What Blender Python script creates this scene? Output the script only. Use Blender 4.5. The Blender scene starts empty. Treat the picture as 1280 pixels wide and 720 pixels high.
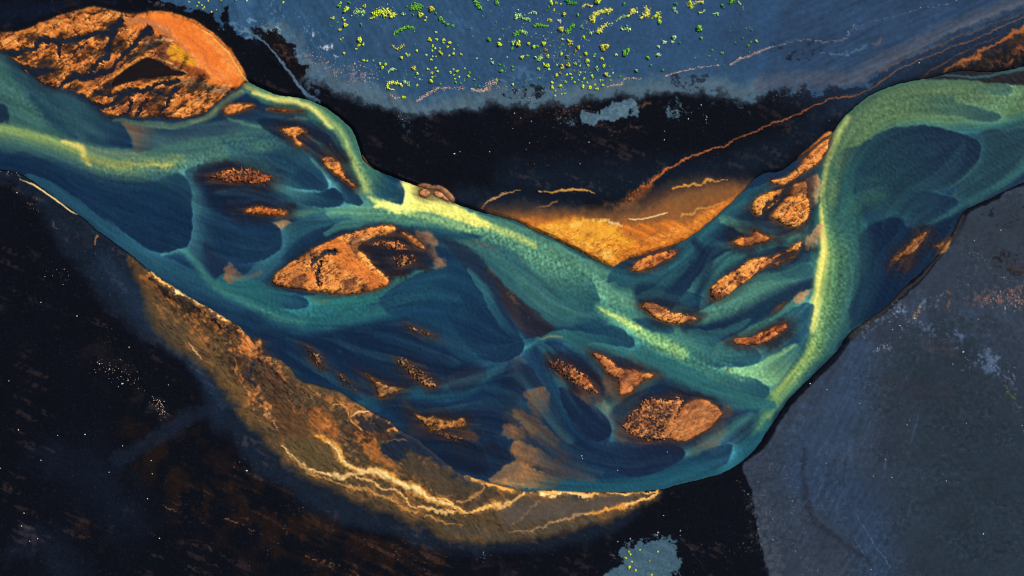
# Braided glacial river seen straight down from a plane: traced terrain, water and plants, all real geometry.
import bpy, math, random
import numpy as np

random.seed(5)
RNG = np.random.default_rng(11)
PX = 0.5                      # metres per photo pixel
MX, MY = 150, 90              # margin beyond the frame, in pixels
W, H = 1280 + 2 * MX, 720 + 2 * MY
f32 = np.float32
Y, X = np.mgrid[0:H, 0:W].astype(f32)
X -= MX
Y -= MY

# ------------------------------------------------------------------ noise
def grad_table(seed):
    r = np.random.default_rng(seed)
    a = r.random((256, 256)) * 2 * math.pi
    return np.cos(a).astype(f32), np.sin(a).astype(f32)

def gnoise(x, y, seed):
    gx, gy = grad_table(seed)
    fx, fy = np.floor(x), np.floor(y)
    ix, iy = fx.astype(np.int32) & 255, fy.astype(np.int32) & 255
    u, v = x - fx, y - fy
    jx, jy = (ix + 1) & 255, (iy + 1) & 255
    su, sv = u * u * (3 - 2 * u), v * v * (3 - 2 * v)
    def d(a, b, p, q):
        return gx[b, a] * p + gy[b, a] * q
    a = d(ix, iy, u, v); b = d(jx, iy, u - 1, v)
    c = d(ix, jy, u, v - 1); e = d(jx, jy, u - 1, v - 1)
    a += su * (b - a); c += su * (e - c)
    return (a + sv * (c - a)) * 1.5

def fbm(scale, octs=4, seed=1, gain=0.5, ridged=False, ang=0.0, stretch=1.0, x=None, y=None):
    x = X if x is None else x
    y = Y if y is None else y
    c, s = math.cos(math.radians(ang)), math.sin(math.radians(ang))
    p = (x * c + y * s) / (scale * stretch) + 37.3
    q = (-x * s + y * c) / scale + 11.7
    out = np.zeros(np.shape(p), f32); amp = 1.0; tot = 0
    for k in range(octs):
        n = gnoise(p, q, seed * 17 + k)
        out += amp * ((1 - 2 * np.abs(n)) if ridged else n)
        tot += amp; amp *= gain; p = p * 2.03 + 5.1; q = q * 2.03 + 9.7
    return out / tot

def sstep(t):
    t = np.clip(t, 0, 1)
    return t * t * (3 - 2 * t)

WX = fbm(22, 5, 3, 0.68); WY = fbm(22, 5, 4, 0.68)
WX *= 0.62 / WX.std(); WY *= 0.62 / WY.std()      # for ragged edges

def bilerp(A, x, y):
    h, w = A.shape
    x = np.clip(x, 0, w - 1.001); y = np.clip(y, 0, h - 1.001)
    ix, iy = x.astype(np.int32), y.astype(np.int32)
    u, v = x - ix, y - iy
    return (A[iy, ix] * (1 - u) + A[iy, ix + 1] * u) * (1 - v) + (A[iy + 1, ix] * (1 - u) + A[iy + 1, ix + 1] * u) * v

# ------------------------------------------------------------------ curves
def spline(pts, closed=False, step=3.0):
    P = np.array(pts, float)
    n = len(P)
    out = []
    for i in range(n if closed else n - 1):
        if closed:
            p0, p1, p2, p3 = P[(i - 1) % n], P[i], P[(i + 1) % n], P[(i + 2) % n]
        else:
            p0, p1, p2, p3 = P[max(i - 1, 0)], P[i], P[i + 1], P[min(i + 2, n - 1)]
        m = max(1, int(math.hypot(*(p2 - p1)[:2]) / step))
        # centripetal-ish tension keeps uneven spacing from overshooting
        for k in range(m):
            t = k / m
            out.append(0.5 * (2 * p1 + (p2 - p0) * t + (2 * p0 - 5 * p1 + 4 * p2 - p3) * t * t + (3 * p1 - p0 - 3 * p2 + p3) * t ** 3))
    if not closed:
        out.append(P[-1])
    return np.array(out)

def window(x0, y0, x1, y1, m):
    a = max(0, int(x0 - m) + MX); b = min(W, int(x1 + m) + MX + 2)
    c = max(0, int(y0 - m) + MY); d = min(H, int(y1 + m) + MY + 2)
    return a, b, c, d

def warp_sample(A, a, b, c, d, warp):
    if not warp:
        return A
    x = X[c:d, a:b] + MX - a + warp * WX[c:d, a:b]
    y = Y[c:d, a:b] + MY - c + warp * WY[c:d, a:b]
    return bilerp(A, x, y)

def stroke_u(pts, warp=0.0, step=3.0, signed=False):
    """normalised distance u (0 on the line, 1 at its half width) and its window"""
    S = spline(pts, step=step)
    wmax = S[:, 2].max()
    a, b, c, d = window(S[:, 0].min(), S[:, 1].min(), S[:, 0].max(), S[:, 1].max(), wmax + 2 * warp + 2)
    if b <= a or d <= c:
        return None
    U = np.full((d - c, b - a), 9.0, f32)
    SG = np.zeros((d - c, b - a), f32) if signed else None
    for i in range(len(S) - 1):
        (x0, y0, w0), (x1, y1, w1) = S[i], S[i + 1]
        r = max(w0, w1, 0.3)
        e, f, g, h = window(min(x0, x1), min(y0, y1), max(x0, x1), max(y0, y1), r + 1)
        if f <= e or h <= g:
            continue
        xx, yy = X[g:h, e:f], Y[g:h, e:f]
        dx, dy = x1 - x0, y1 - y0
        t = np.clip(((xx - x0) * dx + (yy - y0) * dy) / (dx * dx + dy * dy + 1e-9), 0, 1)
        u = np.hypot(xx - x0 - t * dx, yy - y0 - t * dy) / np.maximum(w0 + t * (w1 - w0), 0.3)
        v = U[g - c:h - c, e - a:f - a]
        if signed:
            w_ = SG[g - c:h - c, e - a:f - a]
            w_[u < v] = np.sign(dx * (yy - y0) - dy * (xx - x0))[u < v]
        np.minimum(v, u, out=v)
    U = np.minimum(U, 2.0)
    if signed:
        return U, a, b, c, d, SG
    return warp_sample(U, a, b, c, d, warp), a, b, c, d

def poly_sdf(pts, D=8.0, warp=0.0, pad=0, step=3.0):
    """signed distance (positive inside, clamped to D) and its window"""
    S = spline(pts, True, step=step)
    a, b, c, d = window(S[:, 0].min(), S[:, 1].min(), S[:, 0].max(), S[:, 1].max(), D + 2 * warp + pad)
    ins = np.zeros((d - c, b - a), bool)
    dist = np.full((d - c, b - a), D, f32)
    n = len(S)
    xs = X[0, a:b]
    for i in range(n):
        (x0, y0), (x1, y1) = S[i][:2], S[(i + 1) % n][:2]
        lo, hi = min(y0, y1), max(y0, y1)
        r0 = max(c, int(math.ceil(lo)) + MY); r1 = min(d, int(math.ceil(hi)) + MY)
        if r1 > r0 and hi > lo:
            ys = Y[r0:r1, 0]
            xi = x0 + (ys - y0) / (y1 - y0) * (x1 - x0)
            ins[r0 - c:r1 - c] ^= xs[None, :] < xi[:, None]
        e, f, g, h = window(min(x0, x1), min(y0, y1), max(x0, x1), max(y0, y1), D)
        e, f, g, h = max(e, a), min(f, b), max(g, c), min(h, d)
        if f <= e or h <= g:
            continue
        xx, yy = X[g:h, e:f], Y[g:h, e:f]
        dx, dy = x1 - x0, y1 - y0
        t = np.clip(((xx - x0) * dx + (yy - y0) * dy) / (dx * dx + dy * dy + 1e-9), 0, 1)
        v = dist[g - c:h - c, e - a:f - a]
        np.minimum(v, np.hypot(xx - x0 - t * dx, yy - y0 - t * dy), out=v)
    return warp_sample(np.where(ins, dist, -dist), a, b, c, d, warp), a, b, c, d

FLOW = []          # (x, y, tx, ty, weight) samples of the current
def mix(T, al, col, a, b, c, d):
    v = T[c:d, a:b]
    v += al[..., None] * (np.array(col, f32) / 255.0 - v)

def S(T, pts, col, al=1.0, soft=0.8, warp=0.0, brk=None, side=0):
    """a tapering band; side=+1/-1 gives it a crisp edge on its right/left bank and a long fade on the other"""
    if T is WAT:
        s = spline(pts, step=10.0)
        for i in range(len(s) - 1):
            t = s[i + 1][:2] - s[i][:2]
            L_ = math.hypot(*t)
            if L_ > 1e-6:
                FLOW.append((s[i][0], s[i][1], t[0] / L_, t[1] / L_, s[i][2]))
    r = stroke_u(pts, warp, signed=bool(side))
    if r is None:
        return
    U, a, b, c, d = r[:5]
    A = al * sstep((1 - U) / soft)
    if side:
        A = np.where(r[5] * side > 0, al * sstep((1 - U) / 0.16), al * sstep(1 - U))
    if brk is not None:
        A = A * brk[c:d, a:b]
    mix(T, A, col, a, b, c, d)

def P(T, pts, col, al=1.0, edge=2.0, warp=0.0, grad=None, brk=None, inner=None):
    """filled outline; grad=(x0,y0,x1,y1) fades from full at the first point to nothing at the second"""
    D = max(8.0, edge, inner or 0)
    sd, a, b, c, d = poly_sdf(pts, D, warp)
    A = al * sstep((sd + edge * 0.5) / edge)
    if inner:
        A = A * (1 - sstep(sd / inner))
    if grad:
        x0, y0, x1, y1 = grad
        t = ((X[c:d, a:b] - x0) * (x1 - x0) + (Y[c:d, a:b] - y0) * (y1 - y0)) / ((x1 - x0) ** 2 + (y1 - y0) ** 2)
        A = A * (1 - sstep(t))
    if brk is not None:
        A = A * brk[c:d, a:b]
    mix(T, A, col, a, b, c, d)

def xy(s, n=2):
    v = [float(t) for t in s.replace(',', ' ').split()]
    return [tuple(v[i:i + n]) for i in range(0, len(v), n)]

def st(s):
    return xy(s, 3)

WAT = np.empty((H, W, 3), f32); WAT[:] = np.array((27, 60, 90), f32) / 255
LND = np.empty((H, W, 3), f32); LND[:] = np.array((11, 14, 23), f32) / 255

# texture fields
n_big = fbm(120, 4, 21); n_mid = fbm(30, 4, 22); n_fine = fbm(6, 3, 23); n_speck = fbm(2.6, 2, 24)
n_streak = fbm(9, 4, 25, ang=25, stretch=7)
brk_mid = sstep((n_mid + 0.12) * 3.2)
brk_fine = sstep((n_fine + n_mid * 0.7) * 3.0 + 0.35)
brk_spk = sstep((fbm(3.2, 2, 27) + 0.9 * n_mid - 0.10) * 4.5)
brk_str = sstep((n_streak + 0.05) * 3.5)
KREF = (1.14, 1.12, 1.13)      # light reaching a flat white surface in this sun and sky, per channel, times the exposure
SUN_EL, SUN_AZ, SUN_E, SKY_S, EXPO = 31, 50, 5.0, 0.075, 0.2
# ------------------------------------------------------------------ the land's own colours
R_OUT = xy('-260,72 -100,58 0,58 25,74 45,90 80,102 110,115 135,132 170,140 215,140 250,134 275,120 292,108 308,103 322,109 345,118 375,123 400,131 425,148 440,163 449,184 454,200 468,212 490,221 510,229 535,236 548,238 558,246 566,253 600,265 640,275 665,287 700,303 735,321 763,334 769,333 790,323 815,315 838,308 853,302 872,290 895,271 918,250 929,239 940,227 955,217 975,214 990,204 1010,189 1030,173 1040,168 1050,152 1062,140 1085,121 1120,106 1165,97 1200,89 1240,90 1280,83 1480,30 1480,150 1280,228 1240,247 1211,260 1201,270 1190,292 1177,312 1152,340 1130,359 1105,385 1080,402 1058,420 1045,440 1010,475 985,500 965,530 945,560 925,579 905,590 880,598 850,605 822,612 770,616 720,615 690,613 655,614 620,606 585,595 560,580 525,550 497,535 490,527 465,515 450,505 425,490 395,480 375,475 365,460 345,447 328,442 310,420 300,410 270,391 240,374 215,358 190,340 160,315 125,290 98,268 60,240 35,222 20,215 0,212 -100,200 -260,190')
BLUE_FLAT = xy('100,-60 205,0 232,8 250,18 268,24 290,38 312,50 324,46 340,42 357,48 368,62 375,80 384,94 400,101 415,106 430,114 450,122 470,127 490,134 510,140 530,142 550,138 575,136 600,131 625,128 655,129 675,130 700,127 722,124 745,120 768,117 800,117 825,115 860,113 885,113 905,119 925,123 945,120 985,112 1015,114 1055,112 1085,100 1110,85 1150,65 1190,46 1240,26 1280,10 1480,-70 1480,-200 100,-200')
EAST_FLAT = xy('1480,160 1280,232 1245,250 1212,264 1203,284 1180,316 1155,346 1135,366 1110,388 1085,407 1064,425 1050,445 1015,480 990,505 970,535 955,560 928,581 934,600 942,630 947,665 955,700 962,730 970,900 1480,900')
SOUTH_FLAT = xy('752,722 765,712 774,700 770,690 778,680 795,682 805,675 815,673 832,668 842,675 845,695 847,722 850,760 745,760')
OCHRE_BANK = xy('186,338 215,358 240,374 270,391 300,410 312,420 328,442 345,447 365,460 375,475 395,480 425,490 450,505 465,515 490,527 497,535 525,550 560,580 585,595 620,606 660,613 720,615 770,616 826,611 818,624 790,638 750,654 700,667 640,677 585,679 552,672 522,654 482,640 442,624 402,607 370,590 345,566 325,546 305,520 290,500 265,470 240,450 215,430 195,412 184,390 178,362')

# black sand plains, with faint brown and blue staining
S(LND, st('180,560,60 260,610,90 380,670,110 520,720,120'), (30, 20, 19), 0.9, 1.0, 10, brk_mid)
S(LND, st('300,600,60 400,660,80 520,700,70'), (38, 27, 24), 0.6, 1.0, 10, brk_str)
S(LND, st('60,570,40 110,590,60 160,650,50'), (17, 25, 40), 0.7, 1.0, 8)
S(LND, st('150,575,14 200,545,14 250,515,16 290,500,20'), (26, 36, 52), 0.7, 0.9, 4)
S(LND, st('20,690,30 60,680,40 90,720,40'), (20, 27, 42), 0.8, 1.0, 8)
S(LND, st('25,660,6 40,664,8 55,668,5'), (48, 54, 64), 0.6, 0.9, 5, brk_mid)
S(LND, st('100,655,14 125,690,12'), (38, 25, 24), 0.6, 0.9, 6, brk_mid)
S(LND, st('120,440,30 160,480,30 190,505,20'), (27, 24, 28), 0.7, 0.9, 8, brk_mid)
S(LND, st('185,515,10 200,505,14 212,520,10'), (60, 50, 48), 0.5, 0.9, 5, brk_str)
S(LND, st('640,225,40 720,225,44 800,225,44 900,215,40 1000,170,26 1040,140,16 1100,105,10'), (17, 28, 42), 0.85, 0.9, 4)
S(LND, st('580,245,26 640,255,22 720,262,20'), (20, 31, 45), 0.9, 0.9, 3)
S(LND, st('-60,20,30 60,14,22 140,4,10'), (14, 24, 44), 0.8, 1.0, 6)
S(LND, st('60,8,6 120,3,7 200,3,6'), (38, 27, 27), 0.6, 0.9, 6, brk_mid)
S(LND, st('180,2,5 192,4,6 204,3,5'), (110, 100, 110), 0.8, 0.8, 4, brk_fine)
S(LND, st('640,148,20 690,140,12 720,135,8'), (40, 28, 26), 0.6, 0.9, 5, brk_spk)
S(LND, st('688,138,8 715,136,8 735,137,5'), (120, 60, 40), 0.6, 0.9, 5, brk_spk)
S(LND, st('790,130,3 810,132,4 830,131,3'), (120, 80, 60), 0.7, 0.9, 4, brk_fine)
S(LND, st('745,158,3 770,160,4 800,158,3'), (70, 50, 45), 0.6, 0.9, 3, brk_fine)
S(LND, st('560,640,20 590,690,26 640,720,20'), (40, 34, 38), 0.5, 1.0, 8, brk_mid)
S(LND, st('410,625,14 440,640,14 470,655,10'), (42, 48, 58), 0.55, 1.0, 6, brk_str)
S(LND, st('735,680,8 760,675,10'), (34, 33, 40), 0.6, 1.0, 5, brk_mid)
S(LND, st('1195,330,2 1280,330,2'), (34, 33, 40), 0.0)
for i in range(46):                       # pale rust streaks of dried flow on the south-west plain
    x0 = 200 + RNG.random() * 400; y0 = 600 + RNG.random() * 125
    if (x0 - 200) * 0.2 + 590 > y0 - 4: continue
    l = 14 + RNG.random() * 34; w = 0.5 + RNG.random() * 0.9
    S(LND, [(x0, y0, w * .5), (x0 + l * .5, y0 + l * .22 + 1, w), (x0 + l, y0 + l * .5, w * .4)], (112, 78, 56), 0.2 + 0.4 * RNG.random(), 0.9, 3, brk_fine)
for q, al in (('190,628 215,638 235,648', .8), ('280,646 300,655 318,662', .9), ('380,694 415,706 450,720', .8), ('425,706 450,716 480,732', .6), ('240,652 262,658', .5), ('400,702 425,715', .5), ('300,660 330,668', .4)):
    S(LND, [(a, b, 1.0) for a, b in xy(q)], (150, 108, 70), al, 0.9, 2.5, brk_fine)

# blue-grey mud flat along the top
P(LND, BLUE_FLAT, (48, 81, 112), 1, 2, 6)
S(LND, st('640,20,90 760,30,100 880,30,90 960,40,60'), (48, 78, 114), 0.8, 1.0)
S(LND, st('470,60,60 560,70,60 640,60,60'), (52, 76, 104), 0.5, 1.0, 6, brk_mid)
S(LND, st('960,40,90 1060,50,120 1180,10,120 1300,-40,120'), (44, 67, 96), 0.95, 0.9)
S(LND, st('960,-20,40 955,40,30 950,90,14'), (48, 84, 122), 0.5, 1.0)
BF_LOW = [(x, y - 7, 19) for x, y in BLUE_FLAT[8:38]]
S(LND, BF_LOW, (84, 106, 119), 0.85, 0.9, 4)
S(LND, st('950,105,16 1000,100,18 1060,97,16 1110,72,14 1180,38,14 1290,-5,14'), (80, 84, 98), 0.7, 0.9, 3)
S(LND, st('1040,108,4 1075,98,4 1130,68,4 1200,36,3 1290,-2,3'), (104, 104, 106), 0.45, 0.9, 1.5)
S(LND, st('1100,88,2 1160,62,2 1220,38,1.5 1290,12,1'), (116, 84, 66), 0.55, 0.9, 1.5)
S(LND, st('280,-20,40 330,30,40 360,55,30 400,90,22'), (60, 98, 132), 0.5, 1.0, 5, brk_mid)
S(LND, st('330,-10,3 342,20,5 352,45,5'), (120, 155, 175), 0.5, 0.8, 6, brk_fine)
S(LND, st('345,0,2 356,25,3 366,50,3'), (110, 145, 168), 0.4, 0.8, 6, brk_fine)
S(LND, st('318,28,5 332,36,7 348,42,5'), (150, 180, 190), 0.55, 0.8, 6, brk_fine)
S(LND, st('385,40,12 392,44,12'), (160, 180, 190), 0.5, 0.9, 4, brk_spk)
P(LND, xy('402,60 406,54 410,58 409,61 404,62'), (215, 215, 218), 0.9, 2, 3, brk=brk_fine)
P(LND, xy('411,52 416,58 421,63 424,67 418,68 414,64 412,58'), (215, 215, 218), 0.95, 2, 3, brk=brk_fine)
P(LND, xy('386,39 392,40 394,46 388,46'), (205, 208, 215), 0.8, 2, 3, brk=brk_fine)
S(LND, st('380,65,10 400,80,14 430,92,14 460,100,10'), (150, 120, 112), 0.55, 0.9, 6, brk_spk)
S(LND, st('440,86,6 455,96,8 470,104,6'), (170, 165, 165), 0.4, 0.9, 6, brk_spk)
S(LND, st('600,108,10 625,104,10 650,114,12 680,118,10'), (94, 112, 130), 0.6, 0.9, 5, brk_fine)
S(LND, st('640,92,8 680,96,10 720,92,6'), (90, 122, 150), 0.4, 1.0, 5, brk_fine)
S(LND, st('540,24,10 580,30,14 600,50,12'), (62, 98, 140), 0.4, 1.0, 5, brk_str)
# dark, dry patches in the flat
S(LND, st('622,112,6 640,112,8 660,116,8 680,118,5'), (14, 19, 30), 0.9, 0.7, 6, brk_fine)
S(LND, st('835,98,5 850,100,7 870,98,6 890,96,5'), (20, 26, 42), 0.75, 0.8, 6, brk_fine)
S(LND, st('855,108,4 880,106,5'), (20, 26, 42), 0.6, 0.8, 6, brk_fine)
S(LND, st('965,62,6 985,68,8 1005,72,6'), (18, 24, 38), 0.85, 0.8, 7, brk_fine)
S(LND, st('985,66,4 1012,62,6 1022,58,4'), (24, 30, 44), 0.7, 0.8, 6, brk_fine)
S(LND, st('1025,66,2 1055,68,2.5 1085,58,2'), (96, 122, 146), 0.55, 0.8, 3, brk_fine)
S(LND, st('1092,58,3 1100,52,4 1104,47,3'), (126, 92, 78), 0.6, 0.9, 3)
P(LND, xy('274,22 284,12 289,5 289,14 285,24 282,30 278,24'), (8, 10, 17), 1, 2, 3)
P(LND, xy('318,38 335,40 352,46 362,54 372,72 380,90 372,98 364,88 352,74 340,58 325,46'), (18, 17, 21), 1, 2, 5)
P(LND, xy('340,52 354,56 366,72 372,86 362,84 350,68'), (66, 44, 38), 0.75, 5, 5, brk=brk_fine)
S(LND, st('300,38,2 318,43,2 332,55,2 345,68,2 358,86,2.2 372,105,3 385,118,4 398,128,3'), (98, 126, 148), 0.85, 0.7, 2)
S(LND, st('285,30,4 300,38,6 312,46,6 322,52,3'), (88, 116, 140), 0.85, 0.7, 6, brk_fine)
S(LND, st('380,100,8 392,112,9 400,124,6'), (62, 84, 104), 0.8, 0.8, 6, brk_fine)
S(LND, st('394,110,4 405,116,5 415,124,4'), (8, 10, 16), 0.9, 0.7, 6, brk_fine)
S(LND, st('498,146,6 506,152,8 512,160,4'), (64, 92, 112), 0.6, 0.9, 6, brk_fine)
# grey islands of mud on the dark northern plain
P(LND, xy('726,150 732,144 742,140 752,138 765,132 780,126 792,123 797,127 796,135 788,141 772,148 750,154 735,156'), (76, 104, 120), 1, 2, 4)
P(LND, xy('832,138 838,132 848,130 856,133 854,139 846,144 836,143'), (74, 100, 116), 0.85, 2.5, 6, brk=brk_fine)
S(LND, st('700,148,5 720,153,6'), (66, 92, 110), 0.7, 0.8, 7, brk_fine)
S(LND, st('890,128,3 910,125,4 925,134,3 942,144,2'), (60, 78, 94), 0.7, 0.8, 5, brk_fine)
S(LND, st('800,160,3 808,156,3'), (110, 112, 118), 0.5, 0.8, 5, brk_spk)
S(LND, st('948,122,6 970,116,6 1000,116,5'), (52, 58, 68), 0.7, 0.9, 7, brk_fine)
# crest lines of ochre silt on the northern plain
for q, w, c, al in (('770,266 790,252 800,240 815,224 830,213 850,204 872,194 890,187 910,180', (16, 14, 11, 6, 4, 3, 2.5, 2, 1.8), (150, 78, 36), .85),
                    ('788,250 802,236 815,226', (7, 7, 4), (212, 120, 60), .75),
                    ('815,226 832,212 850,203 875,192 895,185 915,178', (2, 2, 1.6, 1.3, 1.2, 1), (205, 110, 56), .85),
                    ('905,182 940,166 960,156 985,148 1005,139 1022,131 1036,124 1050,122 1064,122', (1.3,) * 9, (176, 98, 52), .8),
                    ('1062,123 1085,111 1105,98 1130,84 1160,71 1185,60 1210,52 1250,34 1300,12', (1.2,) * 9, (140, 92, 60), .75),
                    ('1152,97 1170,85 1190,73 1215,60 1250,45', (1.2, 1.5, 1.2, 1, 1), (120, 76, 48), .7),
                    ('602,263 610,252 620,246 634,243 650,239', (1, 1.6, 1.8, 1.4, .8), (214, 150, 92), .9),
                    ('674,240 690,239 706,237 724,237 745,241', (.8, 1.6, 2.6, 2.2, .8), (226, 160, 74), .95),
                    ('664,262 682,256 698,250', (.6, 1.8, 1.0), (180, 122, 72), .85)):
    S(LND, [(x, y, v) for (x, y), v in zip(xy(q), w)], c, al, 0.8, 1.5, None if w[0] < 5 else brk_spk)
S(LND, st('780,262,16 798,244,12 812,230,8'), (140, 70, 34), 0.7, 0.9, 3)

# grey silt flat in the east
P(LND, EAST_FLAT, (50, 60, 75), 1, 2.5, 1.0)  # black strip left along the river bank paints in its shadow line
S(LND, st('1180,470,120 1230,600,160 1200,740,160'), (38, 50, 62), 0.95, 0.9)
S(LND, st('1110,520,30 1115,600,40 1110,700,40'), (43, 54, 68), 0.6, 1.0)
S(LND, st('1010,560,60 1040,540,64 1066,470,44 1075,430,24'), (50, 70, 96), 0.75, 1.0, 5)
S(LND, st('1000,600,40 1060,620,60 1090,680,50 1100,730,40'), (45, 64, 90), 0.75, 0.9)
S(LND, st('985,545,16 1000,520,18 1030,485,16'), (62, 80, 108), 0.6, 1.0, 6, brk_str)
S(LND, st('945,620,14 955,670,18 975,730,20'), (72, 76, 84), 0.6, 1.0, 6, brk_fine)
S(LND, st('1165,640,2 1170,640,2'), (60, 60, 70), 0.0)
S(LND, st('1006,560,4 1004,600,5 1012,640,6 1034,664,7 1072,692,5 1090,705,3'), (38, 42, 54), 0.6, 0.9, 2)
S(LND, st('1200,290,40 1240,300,50 1290,280,60'), (48, 56, 68), 0.8, 1.0, 6)
S(LND, st('1150,390,30 1180,420,40 1240,400,40'), (54, 66, 86), 0.7, 1.0, 8, brk_mid)
S(LND, st('1115,385,10 1128,396,13 1134,404,10'), (118, 140, 172), 0.6, 1.0, 8, brk_spk)
S(LND, st('1118,388,4 1127,397,5'), (140, 160, 190), 0.6, 1.0, 5, brk_fine)
S(LND, st('1085,410,5 1100,403,6 1108,398,5'), (120, 140, 172), 0.6, 0.8, 7, brk_fine)
S(LND, st('1156,382,6 1166,376,6'), (112, 134, 168), 0.6, 0.8, 7, brk_fine)
S(LND, st('1090,437,3 1105,433,4 1112,428,3'), (150, 160, 175), 0.5, 0.8, 5, brk_spk)
S(LND, st('1150,410,10 1190,420,10 1210,440,8 1240,460,9 1262,478,8 1275,500,6'), (92, 112, 146), 0.6, 0.9, 8, brk_fine)
S(LND, st('1240,450,8 1256,465,11 1264,478,8'), (108, 134, 168), 0.55, 1.0, 8, brk_spk)
S(LND, st('1251,480,4 1258,490,5 1264,500,3'), (96, 106, 34), 0.75, 0.8, 4, brk_fine)
S(LND, st('1225,372,16 1255,368,18 1285,372,18'), (124, 84, 70), 0.7, 0.9, 7, brk_fine)
S(LND, st('1183,366,4 1187,374,5 1186,382,3'), (150, 92, 56), 0.65, 0.9, 5, brk_fine)
S(LND, st('1140,399,2 1148,390,2.5 1152,385,1.5'), (176, 128, 84), 0.6, 0.9, 4, brk_fine)
S(LND, st('1228,265,6 1240,266,8'), (20, 24, 32), 0.8, 0.8, 7, brk_fine)
S(LND, st('1248,280,8 1262,275,9 1272,262,6'), (20, 24, 32), 0.8, 0.8, 7, brk_fine)
P(LND, xy('1232,322 1245,315 1265,318 1285,330 1285,345 1270,345 1250,338 1238,332'), (32, 27, 28), 0.9, 5, 6, brk=brk_fine)
S(LND, st('1262,330,8 1280,340,8'), (92, 66, 54), 0.5, 0.9, 5, brk_fine)
S(LND, st('1160,430,12 1190,440,14'), (70, 62, 68), 0.4, 1.0, 4)
S(LND, st('1110,480,14 1145,486,20 1185,492,16'), (50, 50, 60), 0.4, 1.0, 4)
for i in range(34):                       # long faint scars left by the last flood
    x0 = 985 + RNG.random() * 170; y0 = 430 + RNG.random() * 230
    if x0 < 1075 - (y0 - 420) * 0.62 + 14: continue
    l = 18 + RNG.random() * 50; t = math.radians(115 + RNG.normal() * 14)
    c = (66, 84, 118) if RNG.random() < .6 else (38, 42, 54)
    S(LND, [(x0, y0, .5), (x0 + l * .5 * math.cos(t), y0 + l * .5 * math.sin(t), 1 + RNG.random()), (x0 + l * math.cos(t), y0 + l * math.sin(t), .5)], c, .3 + .3 * RNG.random(), 0.9, 2)
for q, c in (('1056,568 1055,590 1053,612', (32, 36, 46)), ('1070,644 1085,668 1100,690 1112,710', (84, 110, 140)), ('1066,672 1078,692', (84, 106, 134)), ('1030,560 1034,590 1030,620', (38, 48, 70)), ('1085,445 1086,470 1080,485', (76, 88, 110))):
    S(LND, [(a, b, 1.1) for a, b in xy(q)], c, 0.6, 0.9, 1.5)
S(LND, st('1203,268,3 1195,288,3 1180,312,3 1150,346,3 1118,375,5 1085,402,7 1064,420,5'), (66, 62, 62), 0.7, 0.7, 1)
# bluish flat at the bottom
P(LND, SOUTH_FLAT, (66, 94, 110), 1, 2, 7)
P(LND, SOUTH_FLAT, (80, 108, 122), 0.6, 3, 6, brk=brk_str)
P(LND, xy('730,149 745,142 765,134 785,128 795,128 792,138 770,147 748,152'), (98, 124, 138), 0.5, 3, 6, brk=brk_fine)
P(LND, SOUTH_FLAT, (52, 76, 92), 0.5, 3, 7, brk=brk_spk)
S(LND, st('850,672,.8 865,688,.8 880,712,.8'), (48, 50, 58), 0.7, 0.9, 1)

# slate-blue wet margin between the ochre bank and the black plain
SLATE = xy('-40,205 0,212 35,222 60,240 98,268 130,292 165,318 195,342 230,370 262,398 280,470 310,520 345,560 372,590 402,608 445,626 485,642 525,656 555,672 590,680 650,678 720,664 770,650 800,640 790,652 740,672 690,684 630,690 575,690 530,684 490,668 440,655 400,640 360,615 330,595 305,570 290,545 270,535 262,520 258,500 250,478 235,455 205,435 185,428 165,412 148,398 128,378 112,352 100,338 85,322 70,300 60,278 48,262 35,245 10,228 -40,225')
P(LND, SLATE, (24, 35, 51), 0.85, 18, 3)
S(LND, st('130,330,22 160,360,26 185,395,20 220,430,14 250,465,10 280,505,10'), (31, 49, 70), 0.7, 1.0, 3)
S(LND, st('60,255,14 85,280,16 110,305,12'), (38, 38, 44), 0.5, 1.0, 4, brk_mid)
S(LND, st('40,255,5 48,262,7 52,270,4'), (110, 96, 80), 0.5, 0.9, 5, brk_spk)
S(LND, st('64,272,2 68,280,2.5 72,286,1.5'), (120, 92, 70), 0.6, 0.9, 3, brk_fine)
S(LND, st('86,298,6 96,293,6'), (96, 66, 50), 0.5, 0.9, 4, brk_fine)
S(LND, st('119,305,1 120,298,1.6 123,295,1.2'), (190, 120, 60), 0.85, 0.8, 1)
S(LND, st('8,212,5 22,213,6 34,218,4'), (110, 104, 100), 0.6, 0.9, 5, brk_spk)
S(LND, st('26,224,.8 40,230,1.4 58,241,1.6 75,253,1.6 90,264,1.2 98,268,.8'), (225, 190, 130), 0.95, 0.7, 0.6)

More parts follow.
